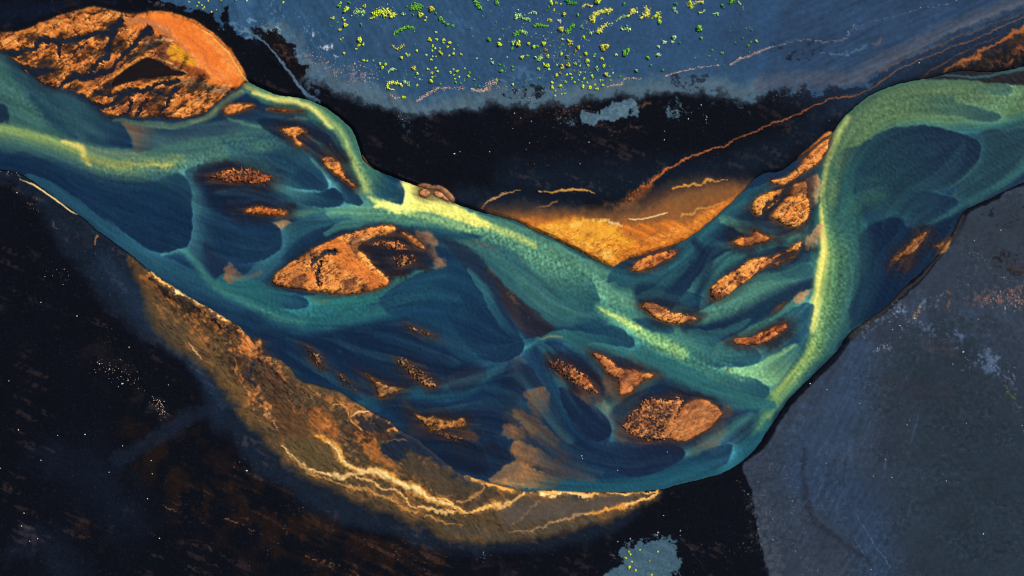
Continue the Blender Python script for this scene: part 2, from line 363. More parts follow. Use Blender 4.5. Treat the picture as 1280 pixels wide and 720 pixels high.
# ochre bank
P(LND, OCHRE_BANK, (86, 68, 46), 1, 14, 3)
S(LND, st('205,350,14 235,385,20 262,430,22 290,480,20 320,525,16'), (112, 82, 46), 0.75, 1.0, 5)
S(LND, st('165,325,10 180,345,14 195,365,14'), (112, 74, 40), 0.7, 1.0, 4)
CRESTS = (('395,546 408,550 420,556 426,566 429,578 437,582 455,588 472,591 490,597 505,605 518,610 530,618 545,626 562,632 578,638', (2, 4, 5, 4, 4, 4, 5, 6, 6, 5, 7, 7, 5, 3, 2), (236, 158, 62), .9),
                    ('405,549 422,560 428,574 440,583 470,591 492,599 508,607 520,612 534,620 552,628 572,636', (1, 2, 2, 2, 3.4, 3, 4, 4, 2.6, 2, 1.2), (255, 224, 150), .95),
                    ('350,557 362,565 373,573 380,582 388,586 405,589 420,594 436,595 452,592 470,590', (.8, 1.2, 1.6, 1.6, 2, 2.4, 3, 3, 2.6, 2), (236, 190, 120), .95),
                    ('378,584 400,596 420,602 440,608 458,612 478,620 500,630 520,640', (.8, 1.4, 1.6, 2.4, 2, 1.6, 1.8, 1.4), (196, 142, 74), .75),
                    ('446,597 460,601 475,608 490,611 503,618 516,630 528,635 545,639 560,641 575,640', (1, 1.4, 1.6, 1.8, 1.2, 1, 1.8, 2.2, 1.8, 1.2), (240, 190, 112), .9),
                    ('545,622 558,624 568,632 578,637 592,638 605,633 620,630 632,632 640,628', (1.2, 1.6, 1.8, 2, 2.6, 3.2, 3, 2.6, 2.4), (246, 188, 100), .95),
                    ('572,627 585,624 598,618 606,610 600,604', (1.2, 1.6, 1.8, 1.8, 1.2), (206, 142, 78), .75),
                    ('530,645 545,648 560,652 576,655', (1, 1.6, 1.4, .8), (190, 130, 66), .8),
                    ('625,632 638,626 650,620 668,618', (1.4, 1.6, 1.4, 1), (236, 180, 110), .8),
                    ('640,664 660,662 675,658 695,652 715,646 730,641 738,638', (1, 1, 1.2, 1.4, 1.4, 1.4, 2), (176, 142, 102), .8),
                    ('730,643 740,640 752,636 772,633 790,630 805,624 818,617 825,611', (1.8, 2.2, 1.8, 2.4, 3, 2.6, 2.2, 1.2), (240, 160, 66), .9),
                    ('780,632 795,628 808,622 820,615', (1, 1.4, 1.4, .8), (255, 222, 150), .9),
                    ('640,655 660,640 672,626', (.8, 1, .8), (120, 106, 90), .6),
                    ('585,596 605,602 620,606 640,611 660,613', (2.2, 3, 3.4, 3.2, 2.4), (238, 166, 76), .95),
                    ('660,613 690,615 720,615 736,618 750,616 790,616 824,611', (2.6, 2.2, 2.6, 3, 2.2, 1.3, 1.2), (240, 176, 92), .9),
                    ('660,615 690,618 705,617 735,619', (1.2, 1.2, 1.2, 1.6), (255, 226, 160), .8),
                    ('190,341 215,359 240,374 270,391 300,410 308,416', (1.2, 1.8, 1.6, 1.4, 1.4, 1), (238, 178, 96), .9),  # sun-facing edge of the scarp, its brightness painted in
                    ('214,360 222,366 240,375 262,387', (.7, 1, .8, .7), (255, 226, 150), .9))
def ochre_details(again=False):
    if again:
        S(LND, st('640,642,22 690,638,20 740,630,13 790,622,6'), (84, 73, 64), 0.8, 0.9, 2)
        S(LND, st('352,560,8 380,572,14 410,580,12'), (84, 70, 46), 0.7, 1.0, 3)
        S(LND, st('560,662,8 620,668,9 690,660,7 750,648,5'), (74, 64, 52), 0.7, 1.0, 3)
    S(LND, st('185,345,6 205,365,9 230,385,9 255,400,9 280,420,10 300,440,8'), (160, 94, 40), 0.75, 0.9, 4, brk_fine)
    S(LND, st('193,351,4 215,368,6 240,384,6.5 270,401,6.5 300,418,5'), (30, 24, 26), 0.9, 0.7, 3, 0.4 + 0.6 * brk_fine)  # shadow of the low cliff, painted as a dark band
    S(LND, st('205,372,3 225,395,4 232,402,2'), (50, 36, 30), 0.7, 0.8, 3, brk_fine)
    S(LND, st('250,392,5 270,402,7 290,412,6 302,418,4'), (206, 128, 56), 0.6, 0.9, 4, brk_spk)
    P(LND, xy('258,424 272,428 288,445 300,462 305,475 295,470 280,462 268,448'), (50, 38, 32), 0.85, 5, 4, brk=brk_fine)
    P(LND, xy('290,440 305,436 325,448 345,462 352,480 345,500 330,490 312,478 298,462'), (60, 42, 34), 0.85, 6, 5, brk=brk_fine)
    P(LND, xy('325,455 345,452 362,465 372,480 380,500 392,520 385,540 370,530 350,515 335,495'), (82, 56, 40), 0.8, 8, 6, brk=brk_fine)
    P(LND, xy('335,500 355,500 375,515 390,525 385,545 365,545 345,530'), (92, 64, 40), 0.8, 10, 5)
    S(LND, st('318,455,3 312,462,4 316,474,3 325,490,2'), (28, 42, 56), 0.8, 0.8, 3)
    S(LND, st('282,430,2 290,445,2.5 298,465,3 310,490,3 318,510,2'), (220, 140, 70), 0.7, 0.8, 4, brk_fine)
    S(LND, st('320,442,5 335,448,6 350,455,6 360,468,4'), (150, 96, 52), 0.7, 0.9, 5, brk_fine)
    S(LND, st('322,500,3 332,515,4 340,528,4 352,538,4'), (228, 170, 110), 0.6, 0.8, 5, brk_spk)
    S(LND, st('238,430,1 245,440,1.4 252,449,1'), (210, 160, 105), 0.8, 0.8, 1.5)
    P(LND, xy('392,510 402,512 415,520 425,532 425,548 410,545 395,538 385,525'), (150, 90, 44), 0.8, 8, 5)
    S(LND, st('410,500,6 430,505,7 450,512,6 470,522,5 490,532,4'), (170, 108, 52), 0.7, 0.9, 4, brk_fine)
    S(LND, st('376,486,5 390,488,6 402,494,5'), (176, 112, 56), 0.6, 0.9, 4, brk_spk)
    P(LND, xy('448,520 458,515 475,518 488,526 492,533 480,538 462,540 452,532'), (44, 42, 46), 0.9, 5, 3)
    S(LND, st('440,520,1 447,515,1.5 456,514,1.3 464,513,1'), (240, 190, 120), 0.9, 0.8, 1)
    S(LND, st('412,508,1 424,506,1.5 434,512,1.5 438,520,1.5 442,530,2 452,538,2'), (232, 160, 90), 0.8, 0.8, 2)
    S(LND, st('485,538,2 492,534,2.2 497,538,1.2'), (214, 140, 72), 0.8, 0.8, 2)
    for q_, c_, a_ in (('296,408 312,416 324,436 318,446 304,432', (196, 116, 54), .8), ('330,440 348,448 362,462 352,468 338,456', (190, 114, 56), .75), ('318,470 326,490 336,508 330,514 318,494', (206, 124, 62), .7), ('352,492 368,500 380,512 370,518 356,508', (168, 98, 48), .7), ('225,392 248,404 262,420 254,426 236,412', (172, 104, 50), .7), ('398,515 414,522 424,536 418,544 402,534', (206, 118, 54), .8), ('425,512 446,516 452,528 438,530', (186, 112, 54), .7), ('520,612 540,618 560,616 548,610', (176, 112, 58), .7), ('456,500 470,516 486,524 492,534 478,530 460,518', (198, 120, 58), .7)):
        P(LND, xy(q_), c_, a_, 6, 6, brk=brk_fine)
    P(LND, xy('440,545 455,540 468,545 475,558 482,570 486,582 470,580 458,565 446,558'), (176, 102, 44), 0.85, 4, 4, brk=brk_fine)
    S(LND, st('460,562,10 478,572,12 490,582,8'), (150, 92, 46), 0.7, 0.9, 4)
    P(LND, xy('360,545 385,545 400,555 420,575 430,588 410,592 385,585 365,565'), (92, 74, 46), 0.85, 8, 4)
    # slate pools and dark mud inside the ochre bank
    P(LND, xy('476,556 488,550 503,541 520,545 538,552 556,562 570,574 584,586 600,594 592,602 570,598 548,590 532,582 508,578 488,572'), (26, 38, 56), 0.95, 4, 4)
    P(LND, xy('500,568 530,572 552,580 575,598 600,604 620,612 610,625 585,628 560,618 530,600 510,588'), (76, 62, 48), 0.9, 8, 5)
    S(LND, st('505,575,4 520,572,5 540,580,5 560,585,4 580,592,3'), (142, 92, 52), 0.6, 0.9, 5, brk_fine)
    S(LND, st('575,610,8 590,605,8 602,612,6'), (38, 48, 62), 0.6, 0.9, 4, brk_fine)
    S(LND, st('512,540,1.5 525,548,2 540,553,2.4 553,560,2 556,570,1'), (170, 120, 72), 0.85, 0.8, 2)
    S(LND, st('485,551,1 497,548,1.6 508,553,1.2'), (150, 104, 66), 0.7, 0.8, 2)
    S(LND, st('565,588,2 573,584,2.4 580,590,1.4'), (200, 128, 66), 0.75, 0.8, 3)
    S(LND, st('545,615,3 570,618,3 590,612,2'), (146, 98, 60), 0.5, 0.9, 5, brk_fine)
    # the lower beach: slate-brown, with bright silt crests
    S(LND, st('640,640,24 690,636,20 740,630,12 790,622,6'), (88, 76, 66), 0.85, 0.9, 2)
    S(LND, st('560,660,10 620,668,10 690,660,8 750,648,6'), (84, 72, 56), 0.75, 1.0, 3)
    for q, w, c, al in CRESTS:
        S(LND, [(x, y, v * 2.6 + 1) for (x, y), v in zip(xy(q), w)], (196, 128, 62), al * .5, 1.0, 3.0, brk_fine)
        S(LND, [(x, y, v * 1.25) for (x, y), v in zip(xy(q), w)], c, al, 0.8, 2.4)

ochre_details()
S(LND, st('365,550,2 372,556,2 380,548,2'), (230, 150, 80), 0.7, 0.8, 4, brk_spk)
P(LND, xy('714,619 722,620 724,628 716,633 713,626'), (34, 44, 60), 0.8, 3, 2)

# orange bank in the middle of the north shore
P(LND, xy('600,262 640,256 690,258 740,262 775,258 800,248 838,230 870,222 925,224 944,228 930,244 918,254 895,275 872,296 855,314 835,329 805,344 765,342 735,327 700,309 650,284'), (72, 52, 42), 0.9, 20, 1.5)
P(LND, xy('612,266 640,268 690,264 740,268 775,268 800,262 838,246 870,236 925,230 940,232 930,244 918,254 895,275 872,296 855,314 835,329 805,344 765,342 735,327 700,309 650,286'), (150, 92, 46), 0.9, 18, 2)
P(LND, xy('650,278 690,272 720,273 745,278 770,279 790,282 815,280 850,276 885,262 912,250 932,240 918,254 895,275 872,296 855,314 835,329 805,344 765,342 735,327 700,309'), (250, 134, 36), 0.95, 9, 3, brk=0.55 + 0.45 * brk_str)
P(LND, xy('672,284 700,276 735,275 765,280 775,290 792,302 800,320 782,334 762,334 735,317 705,302 685,292'), (255, 170, 44), 0.9, 12, 2)
S(LND, st('690,284,6 725,279,7 750,276,6 768,280,5'), (255, 196, 88), 0.85, 0.9, 3, brk_fine)
S(LND, st('770,330,10 800,312,12 850,292,12 890,268,8 918,252,4'), (244, 142, 50), 0.8, 1.0, 2)
S(LND, st('800,300,4 840,290,6 880,270,5 905,256,3'), (255, 170, 76), 0.6, 0.9, 2, brk_str)
S(LND, st('760,262,12 785,258,14 812,252,12 840,246,9'), (104, 72, 46), 0.8, 1.0, 3, brk_mid)
S(LND, st('840,252,9 870,244,9 905,237,6'), (120, 82, 50), 0.7, 1.0, 2)
for q in ('768,286 790,284 815,286', '775,294 795,292 812,288', '780,302 800,298 815,292', '762,310 785,306 800,300', '700,284 720,288 740,286', '745,296 760,300 775,298', '752,316 770,314 788,312'):
    S(LND, [(x, y, 1.5) for x, y in xy(q)], (120, 62, 30), 0.75, 0.9, 5, brk_fine)
S(LND, st('655,281,5 680,292,7 710,308,8 740,324,7 762,336,4'), (164, 104, 66), 0.75, 0.9, 4, brk_spk)
S(LND, st('668,290,4 700,306,5 730,320,5'), (90, 52, 34), 0.6, 0.9, 6, brk_spk)
S(LND, st('700,296,8 735,308,10 762,322,8'), (255, 196, 110), 0.5, 0.9, 5, brk_fine)
S(LND, st('766,340,2 775,333,4 790,323,3'), (70, 34, 28), 0.8, 0.9, 3)
S(LND, st('785,274,1.2 798,274,1.8 812,272,1.8 822,269,2 834,266,1.2'), (255, 216, 150), 0.9, 0.8, 1)
S(LND, st('840,240,1.5 850,233,2.4 862,229,2.8 875,228,2.4 892,227,2 908,225,1'), (236, 156, 66), 0.9, 0.8, 2.5)
S(LND, st('850,271,1.4 872,262,1.8 895,258,1.6 905,254,1'), (248, 172, 84), 0.6, 0.8, 2)
S(LND, st('760,276,2 768,279,3.4 776,283,2'), (255, 214, 140), 0.8, 0.9, 3)
P(LND, xy('1176,90 1195,78 1225,64 1255,46 1290,30 1400,0 1400,60 1290,82 1250,88 1225,90'), (56, 40, 34), 0.9, 6, 3, brk=brk_fine)
S(LND, st('1182,88,3 1200,80,4 1218,72,5 1232,62,3 1255,50,3 1275,40,5 1300,28,6'), (196, 108, 50), 0.8, 0.9, 3)
S(LND, st('1240,82,5 1255,76,7 1268,66,7 1275,56,4'), (176, 96, 50), 0.7, 0.9, 5, brk_fine)
S(LND, st('1150,98,6 1200,80,3'), (40, 34, 36), 0.3)
# ------------------------------------------------------------------ sandbars: (outline, height, ragged edge, relief, base colour, label)
OR = (236, 138, 62); BE = (176, 124, 80); BR = (116, 74, 44); CR = (232, 190, 136)
BARS = [
 ('277,138 285,130 305,128.5 319,131 310,137 290,144 280,143', .5, 1.5, .4, OR, 'small orange sandbar like a leaf under the bright green stream at the big orange bar'),
 ('335,137 345,134 365,136 380,139 360,142 345,141', .25, 2, .2, (190, 100, 50), 'thin faint orange sand sliver inside the yellow-green bend'),
 ('350,161 360,157 375,158 386,165 378,170 372,172 378,180 372,184 364,173 357,170', .5, 3, .5, OR, 'small ragged orange sandbar just inside the yellow-green bend'),
 ('402,200 413,196 425,205 435,220 446,232 440,236 425,225 411,212', .45, 3, .5, OR, 'slanting orange sandbar between two thin teal streams, pointing at the bright junction'),
 ('262,220 285,212 312,210 338,222 330,230 300,229 275,227', .3, 7, .5, (180, 88, 38), 'speckled dark orange sandbar, upper of two between navy pools'),
 ('296,263 320,256 345,260 358,267 330,271 308,269', .35, 5, .5, (206, 104, 42), 'speckled orange sandbar, lower of two between navy pools'),
 ('339,352 345,341 360,330 380,319 398,306 420,297 442,290 462,284 480,283 494,286 478,294 458,300 447,308 455,320 470,334 483,346 484,356 474,362 450,366 420,367 390,364 360,360 345,357', .7, 4, .8, (236, 140, 64), 'broad orange sandbar with dark hollows in the middle of the left channels'),
 ('466,305 482,300 500,303 512,312 500,314 484,311', .3, 6, .6, (190, 112, 62), 'speckled brown sand ridge on the dark shelf right of the broad orange sandbar'),
 ('492,322 506,318 520,322 512,331 498,334', .25, 7, .5, (170, 100, 58), 'scattered rust sand at the right end of the dark shelf'),
 ('500,290 514,292 526,301 533,312 524,312 512,303', .3, 3, .4, (204, 122, 64), 'narrow curved orange sand rim along the top right of the dark shelf'),
 ('523,238 529,235 536,236 540,240 537,246 530,248 524,244', .45, 1.2, .3, (196, 128, 84), 'round brown sand knob on the pale tip by the brightest yellow water'),
 ('540,239 548,237.5 556,242 563,250 560,253 550,249 542,245', .5, 1.2, .2, (206, 140, 96), 'peach sand spit curving off the round brown knob along the dark shore'),
 ('788,339 796,326 815,318 840,312.5 846,318 830,328 808,338', .5, 2, .5, (212, 116, 52), 'narrow orange sandbar below the large orange bank, across a thin dark channel'),
 ('960,270 972,258 985,243 992,230 1008,227 1010,245 1012,255 1010,272 1000,282 988,284 972,277', .7, 2, .9, (240, 144, 62), 'chunky wrinkled orange sandbar beside the big right channel'),
 ('938,260 945,248 958,240 979,237 975,248 964,259 950,270 942,268', .6, 2, .7, (244, 148, 64), 'orange sandbar just left of the chunky wrinkled one, across a dark gully'),
 ('962,225 980,222 995,210 1005,197 1020,184 1037,170 1037,180 1029,195 1018,208 1000,220 980,231 968,231', .6, 2, .7, (230, 134, 62), 'long orange sandbar at the top, pointing up to the big right channel'),
 ('915,303 923,297 940,296 943,286 952,293 968,298 942,306 926,308', .45, 2.5, .5, (214, 118, 50), 'small orange sandbar with a raised horn between braided teal streams'),
 ('885,362 898,349 915,338 938,326 965,319 990,309 1001,302 997,311 975,322 955,335 935,350 915,365 897,375 888,371', .6, 3.5, .9, (240, 142, 66), 'long diagonal orange sandbar between the right braided streams'),
 ('967,388 975,380 985,374 982,381 972,389', .25, 2, .15, (176, 112, 74), 'tiny brown sand streak among the small right streams'),
 ('800,383 806,377 820,379 840,387 870,397 862,402 845,406 825,401 808,392', .5, 3, .7, (238, 146, 74), 'orange sandbar like a feather in the lower right channel'),
 ('916,428 922,421 940,419 960,411 982,404 986,410 970,420 950,430 932,433', .35, 4, .7, (170, 84, 42), 'speckled rust sandbar like a feather near the small right streams'),
 ('739,442 750,440 765,449 773,458 785,461 802,463 822,469 800,481 788,490 774,496 773,484 771,474 760,470 752,458', .4, 3, .4, (196, 112, 60), 'forked orange sandbar in the lower middle channels'),
 ('687,455 700,450 715,458 732,470 747,488 738,492 722,482 702,470', .3, 8, .6, (150, 78, 42), 'dark speckled sandbar left of the forked orange one'),
 ('778,533 795,510 812,498 835,500 850,496 852,506 846,525 840,545 822,552 795,547', .35, 7, .6, (172, 100, 56), 'brown speckled sandbar touching the round sandy lobe'),
 ('836,547 844,522 854,506 870,497.5 886,500 898,508 904,516 898,526 888,537 870,547 854,553', .45, 1, .25, (184, 110, 60), 'round brown sandy lobe in the lower right of the braids'),
 ('496,450 505,448 520,458 535,469 545,481 541,486 525,478 509,465', .3, 6, .6, (150, 100, 56), 'speckled ochre sandbar, right one of two islets in the deep blue'),
 ('457,467 475,475 490,482 505,486 490,493 474,497 467,484', .35, 4, .5, (146, 98, 56), 'triangular ochre sandbar, left one of two islets in the deep blue'),
 ('514,515 530,520 560,524 580,522 582,532 560,536 540,540 527,529', .3, 4, .5, (156, 98, 48), 'flat ochre sandbar above the dark pools of the ochre bank'),
 ('1113,327 1130,310 1145,294 1160,288 1156,300 1140,318 1125,326', .3, 3, .5, (140, 84, 48), 'brown sandbar below the deep blue lobe near the east bank'),
 ('1131,330 1137,326 1136,338 1132,340', .25, 2, .3, (140, 84, 48), 'tiny brown islet below the brown bar near the east bank'),
 ('1166,308 1176,303 1183,297 1178,310 1170,312', .3, 2.5, .4, (170, 112, 60), 'tiny tan islet touching the east bank'),
 ('505,404 515,408 530,413 546,420 538,421 520,416 508,409', .2, 7, .5, (130, 84, 56), 'scatter of wet rust sand in the middle of the deep blue water'),
 ('380,430 390,436 402,448 405,462 398,460 388,446', .2, 8, .5, (120, 80, 50), 'sparse speckled shoal near the ochre bank'),
 ('422,466 430,470 440,482 444,488 434,482 425,474', .2, 8, .5, (120, 80, 50), 'sparse speckled shoal beside the thin blue stream'),
 ('318,425 326,422 331,435 333,444 322,445 319,436', .3, 3, .5, (150, 100, 60), 'small speckled tan spit off the ochre bank'),
 ('961,331 974,325 988,318.5 997,320 986,328 971,333', .35, 2, .5, (176, 104, 62), 'thin brown sandbar tucked under the upper end of the long diagonal orange one'),
 ('545,540 560,541 575,545 580,550 565,550 550,546', .2, 6, .4, (150, 92, 48), 'faint speckled shoal over the slate pool'),
]
# ------------------------------------------------------------------ the river: silt-laden streams (stroke) and clear lobes (outline)
N0 = (22, 40, 66); N1 = (24, 52, 80); N2 = (28, 64, 92); T1 = (38, 86, 108); T2 = (54, 108, 118)
WP = 0.4
def LB(s, col, grad=None, al=0.95, edge=2.2):          # a lobe of clearer, deeper water with a crisp front
    if grad and edge < 4:                              # the milky lip just beyond the front
        sd, a, b, c, d = poly_sdf(xy(s), 18, WP)
        x0, y0, x1, y1 = grad
        t = ((X[c:d, a:b] - x0) * (x1 - x0) + (Y[c:d, a:b] - y0) * (y1 - y0)) / ((x1 - x0) ** 2 + (y1 - y0) ** 2)
        k = (np.exp(np.minimum(sd, 0) / 7.0) * (sd > -17.5) * (1 - sstep(t * 1.5)))[..., None]
        v = WAT[c:d, a:b]
        v += k * (v * 0.16 + np.array((8, 14, 13), f32) / 255)
    P(WAT, xy(s), col, al, edge, WP, grad)
def AB(s, col, side, al=0.95):                          # a stream with one crisp bank
    S(WAT, st(s), col, al, 0.8, 0, None, side)
def SB(s, col, al=0.9, soft=1.0, warp=0.0, brk=None):   # a soft milky stream
    S(WAT, st(s), col, al, soft, warp, brk)

# ---------------- upper left
SB('-150,120,90 0,130,80 80,160,70 160,190,64 230,200,60 300,190,60 360,190,60 420,230,50', (44, 86, 102), 0.95, 0.8)
SB('-60,235,40 20,225,32 70,250,30 110,285,26 150,310,22', (23, 48, 76), 0.95)
LB('-160,60 0,67 25,84 37,102 65,113 90,120 105,130 125,143 150,155 161,168 166,184 150,185 120,182 92,177 60,172 20,164 -160,164', (62, 108, 104), None, 0.95, 6)
LB('10,72 25,84 37,102 65,113 90,120 105,130 125,143 150,155 161,168 166,184 150,185 120,182 100,172 70,150 40,125 15,95', (44, 84, 100), None, 0.8, 14)
LB('70,108 90,119 105,129 125,142 150,154 161,168 166,184 150,185.5 120,183 98,178 110,170 120,160 105,140', (29, 58, 84), (166, 184, 96, 138), 0.95, 3)
SB('40,122,8 58,142,11 78,160,10 95,172,6', (34, 70, 90), 0.75)
SB('0,100,16 25,125,20 45,155,16', (72, 120, 110), 0.6)
SB('85,140,12 110,158,12 130,172,8', (56, 98, 106), 0.5)
LB('-10,130 4,132 10,143 11,152 2,154 -10,152', (28, 48, 72), None, 0.85, 4)
# bright band: crisp above, rippled and fading below
LB('-160,160 0,158 40,166 70,172 92,177 120,182 150,185.5 166,187 180,183 205,176 240,166 290,158 330,156 360,166 350,185 310,196 270,206 235,222 200,238 150,236 110,222 80,206 40,196 0,192 -160,192', (78, 124, 110), (150, 186, 140, 242), 0.95, 10)
SB('-120,164,13 0,164,15 40,172,15 70,180,15 95,190,17 125,203,19 160,208,20 195,207,18 225,198,12', (116, 146, 98), 0.95)
SB('-100,160,7 0,161,8 30,167,8 60,173,8 82,180,9 95,187,9', (140, 166, 94), 0.9)
SB('80,177,4 93,181,7 102,187,9 106,196,8 112,205,6', (196, 178, 88), 0.95)
SB('105,192,6 130,202,9 150,206,9 175,205,9 200,207,8 215,205,5', (156, 162, 92), 0.85)
SB('168,198,4 182,206,6 205,206,5', (176, 180, 92), 0.6)
SB('110,184,3 135,190,4 160,192,4 180,190,4', (128, 130, 96), 0.7)
SB('-60,196,16 20,200,16 60,215,14 95,235,12', (24, 54, 82), 0.85)
LB('158,152 190,154 225,156 260,152 300,150 325,156 300,166 265,172 235,176 205,182 185,188 170,187 164,170', (58, 90, 102), None, 0.9, 7)
LB('150,150 168,152 192,154 200,164 192,176 180,186 170,188 164,170', (136, 100, 72), (160, 156, 200, 176), 0.9, 4)
SB('200,162,8 240,165,10 280,163,9', (48, 82, 102), 0.7)
SB('142,150,2 165,153,4 190,156,5 215,157,5.5 235,154,6 252,148,7 268,138,8 284,126,8 300,115,7 318,108,5', (92, 128, 110), 0.95, 0.7)
SB('240,153,3 255,147,4 272,135,4 288,122,4 304,112,3', (142, 156, 106), 0.8)
SB('196,176,10 225,184,14 260,182,14 300,172,12 330,162,8', (66, 112, 112), 0.6)
LB('280,147 300,145 325,143 350,140 372,142 382,148 370,154 345,159 318,161 300,159', (44, 84, 100), (376, 146, 292, 156), 0.95)
SB('284,147,2.5 300,153,4 320,158,5 345,156,5 370,149,4.5 392,148,4', (82, 132, 112), 0.85)
# big dark lobe and the pale column beyond its front
LB('96,216 120,220 150,226 190,226 222,216 236,228 240,246 241,265 240,285 238,300 232,309 222,312 212,316 198,316 183,310 168,300 146,283 122,258', (24, 57, 86), (206, 292, 134, 196), 0.98)
LB('232,214 262,206 280,225 278,260 276,300 282,340 262,352 246,330 231,312 238,302 241,285 242,262 239,240', (50, 94, 108), (236, 262, 284, 268), 0.95, 3)
AB('36,220,5 62,237,10 90,260,14 120,283,16 150,305,17 185,328,18 225,349,20 262,366,20 300,380,20', (40, 90, 112), -1)
SB('120,278,4 150,300,5 185,322,6 225,340,6 250,350,5', (44, 100, 120), 0.6)
SB('204,318,4 216,314,6 228,313,8 240,323,9 252,338,9 266,354,10 285,366,9', (62, 126, 122), 0.9)
LB('255,304 268,312 280,326 282,342 277,351 268,344 258,326', (36, 58, 82), None, 0.85, 6)
# braids among the navy pools
LB('246,218 275,203 320,196 345,206 366,236 352,262 300,272 268,264 254,240', (27, 46, 72), None, 0.92, 14)
SB('272,240,4 300,236,6 330,241,6 360,252,6 395,262,6', (40, 82, 104), 0.85)
SB('285,252,3 315,250,4 345,254,5 365,262,5', (36, 72, 98), 0.7)
AB('290,194,10 318,212,16 345,232,17 380,251,15 415,262,12', (58, 112, 118), -1)
SB('306,176,16 340,172,16 368,184,12 392,206,9 410,228,7', (66, 116, 116), 0.9)
LB('288,190 318,170 345,166 366,178 386,196 400,212 408,224 411,233 404,238 388,238.5 368,236 345,228 322,216 304,204', (32, 74, 98), (408, 236, 318, 164), 0.97)
SB('352,168,2 368,179,3 386,194,3.4 400,209,3.4 412,230,3.2 426,240,2.6', (72, 124, 120), 0.85)
LB('342,236 370,240 395,241 414,235 424,241 429,248 430,254 424,258 408,260.5 390,258 368,250', (27, 62, 90), (424, 254, 352, 238), 0.97)
LB('404,220 420,229 436,236 449,245 453,252 449,255.5 440,256 430,253 418,242', (29, 64, 90), (450, 253, 408, 226), 0.97)
LB('252,274 285,269 325,272 346,281 354,294 353,305 346,315 330,324 308,329 292,328 276,316 262,298', (26, 60, 88), (345, 314, 258, 262), 0.97)
SB('346,272,6 366,268,9 392,267,10 420,266,9', (80, 134, 118), 0.9)
LB('342,278 356,275 368,281 362,289 352,287 346,283', (168, 126, 84), None, 0.9, 3)
AB('292,364,13 320,353,17 340,332,20 360,306,21 390,287,20 432,274,15', (44, 96, 112), -1)
LB('352,322 372,300 400,286 430,278 450,278 425,290 398,304 370,322', (28, 60, 86), None, 0.8, 6)
AB('408,293,4 430,284,8 452,278,10 480,278,10 515,282,9', (64, 124, 120), -1)
LB('414,294 425,289 436,288 428,297 414,303', (28, 60, 86), None, 0.8, 3)
SB('283,353,6 306,348,6 326,340,6', (96, 100, 96), 0.75)
# ---------------- bright stream from the top bar
LB('322,150 345,149 380,156 410,166 432,185 446,208 452,238 436,244 415,220 395,190 365,176 340,170', (28, 50, 74), None, 0.95, 5)
SB('380,166,2.5 398,179,4 416,194,5.5 431,210,6.5 444,230,7 454,250,8', (66, 114, 108), 0.95)
SB('412,182,2 424,196,3 434,212,3', (120, 150, 112), 0.6)
SB('298,99,6 320,114,11 350,125,14 380,131,15 406,144,16 427,162,16 440,184,17 450,206,20 464,230,26 484,258,28', (74, 130, 108), 0.98, 0.45)
SB('303,103,3 322,115,5 345,123,8 370,128,8 392,136,8 412,151,8 428,170,8 437,188,8 445,206,9 457,228,12 472,250,14', (150, 176, 102), 0.9)
SB('316,116,3.4 335,122,5 355,126,6.5 375,129,6.5 391,137,6 404,149,5 414,160,4', (228, 214, 112), 0.97)
SB('296,100,3 306,106,4 320,113,3', (196, 150, 88), 0.7)
SB('334,137,3 350,138,4 370,139,3', (176, 124, 74), 0.85)
SB('384,146,3 400,157,4 415,172,4 427,192,3', (52, 104, 106), 0.8)
SB('432,176,3 438,196,4 447,216,5 460,240,6', (190, 206, 114), 0.6)
LB('446,186 455,203 470,212.5 490,221 502,231 506,243 504.5,254 494,255 478,250 462,236 452,214', (30, 76, 98), (504, 248, 456, 216), 0.97)
# ---------------- main channel
LB('440,255 500,250 560,256 600,266 640,277 665,289 700,305 735,323 763,337 800,350 830,380 850,420 800,415 765,395 745,398 720,388 690,362 664,336 645,314 600,300 560,298 500,294 450,284', (72, 130, 120), None, 0.97, 8)
SB('404,264,14 440,262,20 480,262,28 520,268,34 560,280,36 600,292,40 650,312,44 700,338,48 745,366,52', (54, 110, 114), 0.5, 0.3)
SB('412,266,8 440,264,14 480,264,22 520,267,27 560,274,30 600,284,34 640,299,38 680,318,42 715,338,42 745,358,40 775,380,30', (98, 156, 122), 0.9)
LB('452,282 480,279 520,284 560,290 590,292 603,297 592,302 565,303 530,301 500,296 470,290', (29, 66, 90), None, 0.9, 6)
SB('520,284,8 560,292,9 592,298,6', (40, 92, 106), 0.7)
SB('474,254,4 496,251,9 520,250,14 545,257,16 570,268,14 600,279,11 635,292,9 668,306,7', (178, 196, 108), 0.95)
SB('468,258,3 486,254,6 504,249,9 522,249,11 545,257,10 566,266,9 585,274,6 610,282,4', (255, 246, 120), 0.97)
SB('486,260,3 505,266,4 530,272,5 560,282,5 590,288,4', (150, 186, 110), 0.6)
SB('500,233,6 515,237,9 535,243,9 553,250,7', (236, 204, 128), 0.95)
SB('600,266,2 640,276,2.6 690,299,3.4 735,322,3.4 765,336,3.4', (36, 90, 104), 0.85)
